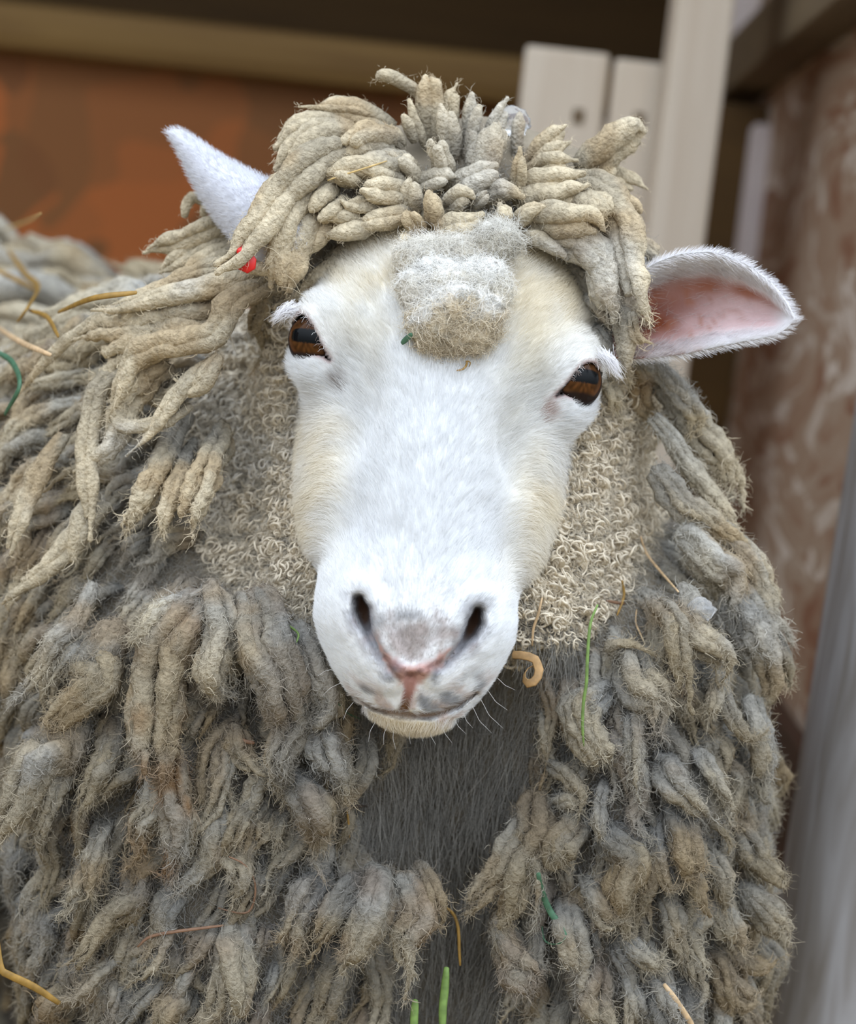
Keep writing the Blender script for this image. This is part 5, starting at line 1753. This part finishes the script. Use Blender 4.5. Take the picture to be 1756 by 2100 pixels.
def stalk(name, label, cat, pts, w, mat, flat=0.35, lift=4, group=None, zfix=None, taper=0.6, fold=0.0):
    """a blade or stem: a closed tapered tube of flattened section"""
    P_ = np.array([on_wool(x, y, lift) for x, y in pts]) if zfix is None else np.array([pq(x, y, z) for (x, y), z in zip(pts, zfix)])
    if zfix is None and len(P_) > 2:
        P_[1:-1, :] = P_[1:-1]
        zs = np.minimum(P_[:, 2], np.convolve(np.pad(P_[:, 2], 1, mode='edge'), [.25, .5, .25], 'valid'))
        P_ = np.array([pq(x, y, z) for (x, y), z in zip(pts, zs)])
    m = max(10, int(np.linalg.norm(np.diff(P_, axis=0), axis=1).sum() / 12))
    c = crom(P_, min(m, 60))
    t = np.linspace(0, 1, len(c))
    r = w / 2 * (1 - (1 - taper) * np.abs(2 * t - 1) ** 3)
    V, Qd, T, *_ = tube(c, r, 8, hash(label) % 1, 0.05, flat=flat, fine=0.02)
    Vw = q2w(V)
    Q2, T2 = orient(Vw, Qd, T)
    o = mesh_np(name, Vw, Q2, T2, HAY[mat], None, None, loc=Vw.mean(0))
    return tag(o, label, cat, group)


stalk('green_grass', 'long thin green grass stem hanging down the chest wool right of the muzzle', 'grass', [(1226, 1240), (1211, 1280), (1205, 1350), (1203, 1400), (1197, 1440), (1195, 1490), (1198, 1530)], 7, 'green', 0.7, 0, zfix=[70, 62, 56, 56, 58, 62, 70])
# curled dry leaf beside the mouth
stalk('leaf_curl', 'tan curled dry leaf stuck beside the mouth of the sheep', 'leaf', [(1052, 1343), (1072, 1344), (1095, 1350), (1102, 1362), (1106, 1378), (1098, 1396), (1082, 1402), (1074, 1390), (1080, 1374), (1092, 1366)], 19, 'leaf', 0.14, 0, zfix=[60, 52, 46, 44, 40, 36, 40, 50, 58, 60], taper=0.9)
stalk('straw', 'short pale straw standing upright in the wool above the curled leaf', 'straw', [(1112, 1226), (1104, 1260), (1094, 1290), (1092, 1324)], 6, 'tan', 0.6, 8)
stalk('straw', 'wide golden straw bent in the bottom left corner of the wool', 'straw', [(-6, 1925), (2, 1985), (20, 2000), (70, 2024), (122, 2058)], 17, 'gold', 0.35, 0, zfix=[60, 50, 46, 48, 60])
stalk('hay_stalk', 'thin reddish stalk looped in an arc over the lower left chest', 'stalk', [(470, 1757), (500, 1772), (521, 1804), (523, 1838), (512, 1868), (488, 1872), (448, 1862)], 4.5, 'brown', 0.8, 12)
stalk('hay_stalk', 'reddish brown split stalk lying across the wool under the looped one', 'stalk', [(282, 1942), (306, 1922), (350, 1912), (410, 1904), (458, 1898)], 7, 'brown', 0.6, 12)
stalk('hay_stalk', 'thin tan stalk sticking out beneath the hay blades at the lower right edge', 'stalk', [(1362, 2018), (1384, 2048), (1412, 2090), (1424, 2110)], 13, 'tan', 0.5, 10)
stalk('green_grass', 'broad dark green grass blade tucked between the locks at lower right', 'grass', [(1104, 1790), (1112, 1830), (1128, 1868), (1146, 1894), (1160, 1918)], 15, 'deep', 0.3, 12)
stalk('green_grass', 'thin dark green blade curled under the broad green blade', 'grass', [(1112, 1900), (1116, 1926), (1130, 1936), (1150, 1934), (1160, 1922)], 4, 'deep', 0.6, 12)
stalk('green_grass', 'thick light green grass stem rising between the legs at the bottom edge', 'grass', [(916, 1984), (912, 2030), (908, 2070), (908, 2130)], 19, 'green', 0.5, 0, zfix=[130, 128, 126, 124])
stalk('green_grass', 'dull green grass stem left of the thick one, at the bottom edge', 'grass', [(852, 2050), (850, 2080), (848, 2130)], 18, 'green', 0.5, 0, zfix=[110, 108, 106])
stalk('straw', 'orange brown straw curving down the dark gap between the chest lobes', 'straw', [(908, 1856), (930, 1874), (940, 1904), (942, 1950), (944, 1980)], 7, 'gold', 0.7, 0, zfix=[170, 164, 160, 160, 162])
stalk('straw', 'slim tan straw lying slanted on the wool of the right shoulder', 'straw', [(1314, 1100), (1326, 1134), (1350, 1166), (1392, 1214)], 6, 'tan', 0.6, 8)
stalk('straw', 'short orange straw lying in the wool notch under the right cheek', 'straw', [(1244, 1232), (1266, 1236), (1282, 1238)], 7, 'brown', 0.6, 10)
stalk('straw', 'upright brown straw crossing the short orange one under the right cheek', 'straw', [(1276, 1190), (1280, 1222), (1266, 1262)], 6, 'gold', 0.6, 12)
stalk('straw', 'thin curved straw hanging right of the long green stem', 'straw', [(1306, 1250), (1304, 1276), (1312, 1296), (1320, 1314)], 4, 'tan', 0.7, 8)
stalk('hay_clipping', 'chopped green hay clipping lying on the forehead below the forelock', 'hay clipping', [(824, 704), (834, 695), (845, 686)], 13, 'deep', 0.5, 9)
stalk('hay_seed', 'tiny twisted brown hay seed head hanging under the forelock', 'seed', [(937, 760), (950, 757), (957, 748), (958, 740), (965, 744), (962, 752)], 5, 'gold', 0.6, 9)
stalk('straw', 'pale straw threaded through the cords over the left temple', 'straw', [(672, 370), (700, 360), (745, 346), (794, 330)], 4, 'straw', 0.7, 8)
stalk('twig', 'short black twig sticking out of the wool left of the chest gap', 'twig', [(718, 1653), (734, 1654), (752, 1653)], 6, 'dark', 0.8, 10)
stalk('straw', 'thin brown straw dangling below the black twig', 'straw', [(712, 1662), (715, 1690), (717, 1718)], 5, 'gold', 0.6, 10)
stalk('straw', 'tiny pale straw lying on grey wool right of the black twig', 'straw', [(768, 1722), (780, 1706), (792, 1690)], 5, 'straw', 0.6, 10)
stalk('hay_flake', 'flat orange hay flake pressed in the left chest wool', 'hay flake', [(486, 1512), (502, 1520), (522, 1524)], 9, 'brown', 0.4, 10)
stalk('green_grass', 'thin green blade beside the chin on the left', 'grass', [(684, 1428), (694, 1444), (712, 1462), (738, 1474)], 5, 'deep', 0.6, 10)
stalk('green_grass', 'small curved yellow green blade left of the muzzle', 'grass', [(580, 1278), (596, 1286), (612, 1300), (608, 1318)], 5, 'green', 0.6, 10)
stalk('twig', 'tiny dark twig on the grey wool of the left shoulder', 'twig', [(250, 1529), (260, 1530), (268, 1533)], 3, 'dark', 0.8, 12)
# hay strewn on the back, out of focus
for lab, pts, w, mt in (('thick yellow hay stalk standing bent on the back of the sheep', [(18, 515), (52, 562), (78, 588), (60, 626), (36, 660)], 17, 'gold'),
                        ('yellow hay stalk crossing the thick bent one on the back', [(-10, 552), (30, 572), (76, 596)], 14, 'gold'),
                        ('pale hay stalk lying low on the back at the left edge', [(-10, 668), (40, 700), (104, 728)], 13, 'tan'),
                        ('brown hay stalk lying on top of the back behind the ear locks', [(120, 640), (190, 612), (280, 600)], 14, 'gold'),
                        ('dark green hay blade at the left edge below the stalks', [(-10, 720), (24, 742), (40, 790), (10, 850)], 15, 'deep'),
                        ('short golden hay stalk lying on the back under the crossing ones', [(60, 636), (96, 650), (120, 690)], 12, 'gold'),
                        ('thin golden hay stalk near the bare wall above the back', [(10, 470), (60, 452), (84, 438)], 10, 'straw')):
    stalk('hay_stalk', lab, 'hay', pts, w, mt, 0.5, 45)

# two scraps of clear plastic film caught in the wool
M['film'], _n, _l, _b = mat_new('clear_film')
_b.inputs['Base Color'].default_value = (0.95, 0.96, 0.97, 1)
_b.inputs['Transmission Weight'].default_value = 0.85
_b.inputs['Roughness'].default_value = 0.12
_b.inputs['IOR'].default_value = 1.25


def film(px, py, z, r, seed, label):
    sv, sq = uvsphere(28, 20)
    k = 1 + 0.35 * noise(sv, 2.2, seed) + 0.22 * np.abs(noise(sv, 5.0, seed + 1))
    V = pq(px, py, z) + sv * k[:, None] * np.array([r, r * 0.8, r * 0.35])
    Vw = q2w(V)
    Q2, _ = orient(Vw, sq)
    return tag(mesh_np('plastic_scrap', Vw, Q2, None, M['film'], None, None, loc=Vw.mean(0)), label, 'plastic')


film(1052, 250, 262, 36, 3, 'shiny scrap of clear plastic film caught behind the topknot cords')
film(1440, 1250, 128, 26, 6, 'small scrap of clear plastic film caught in the wool of the right shoulder')
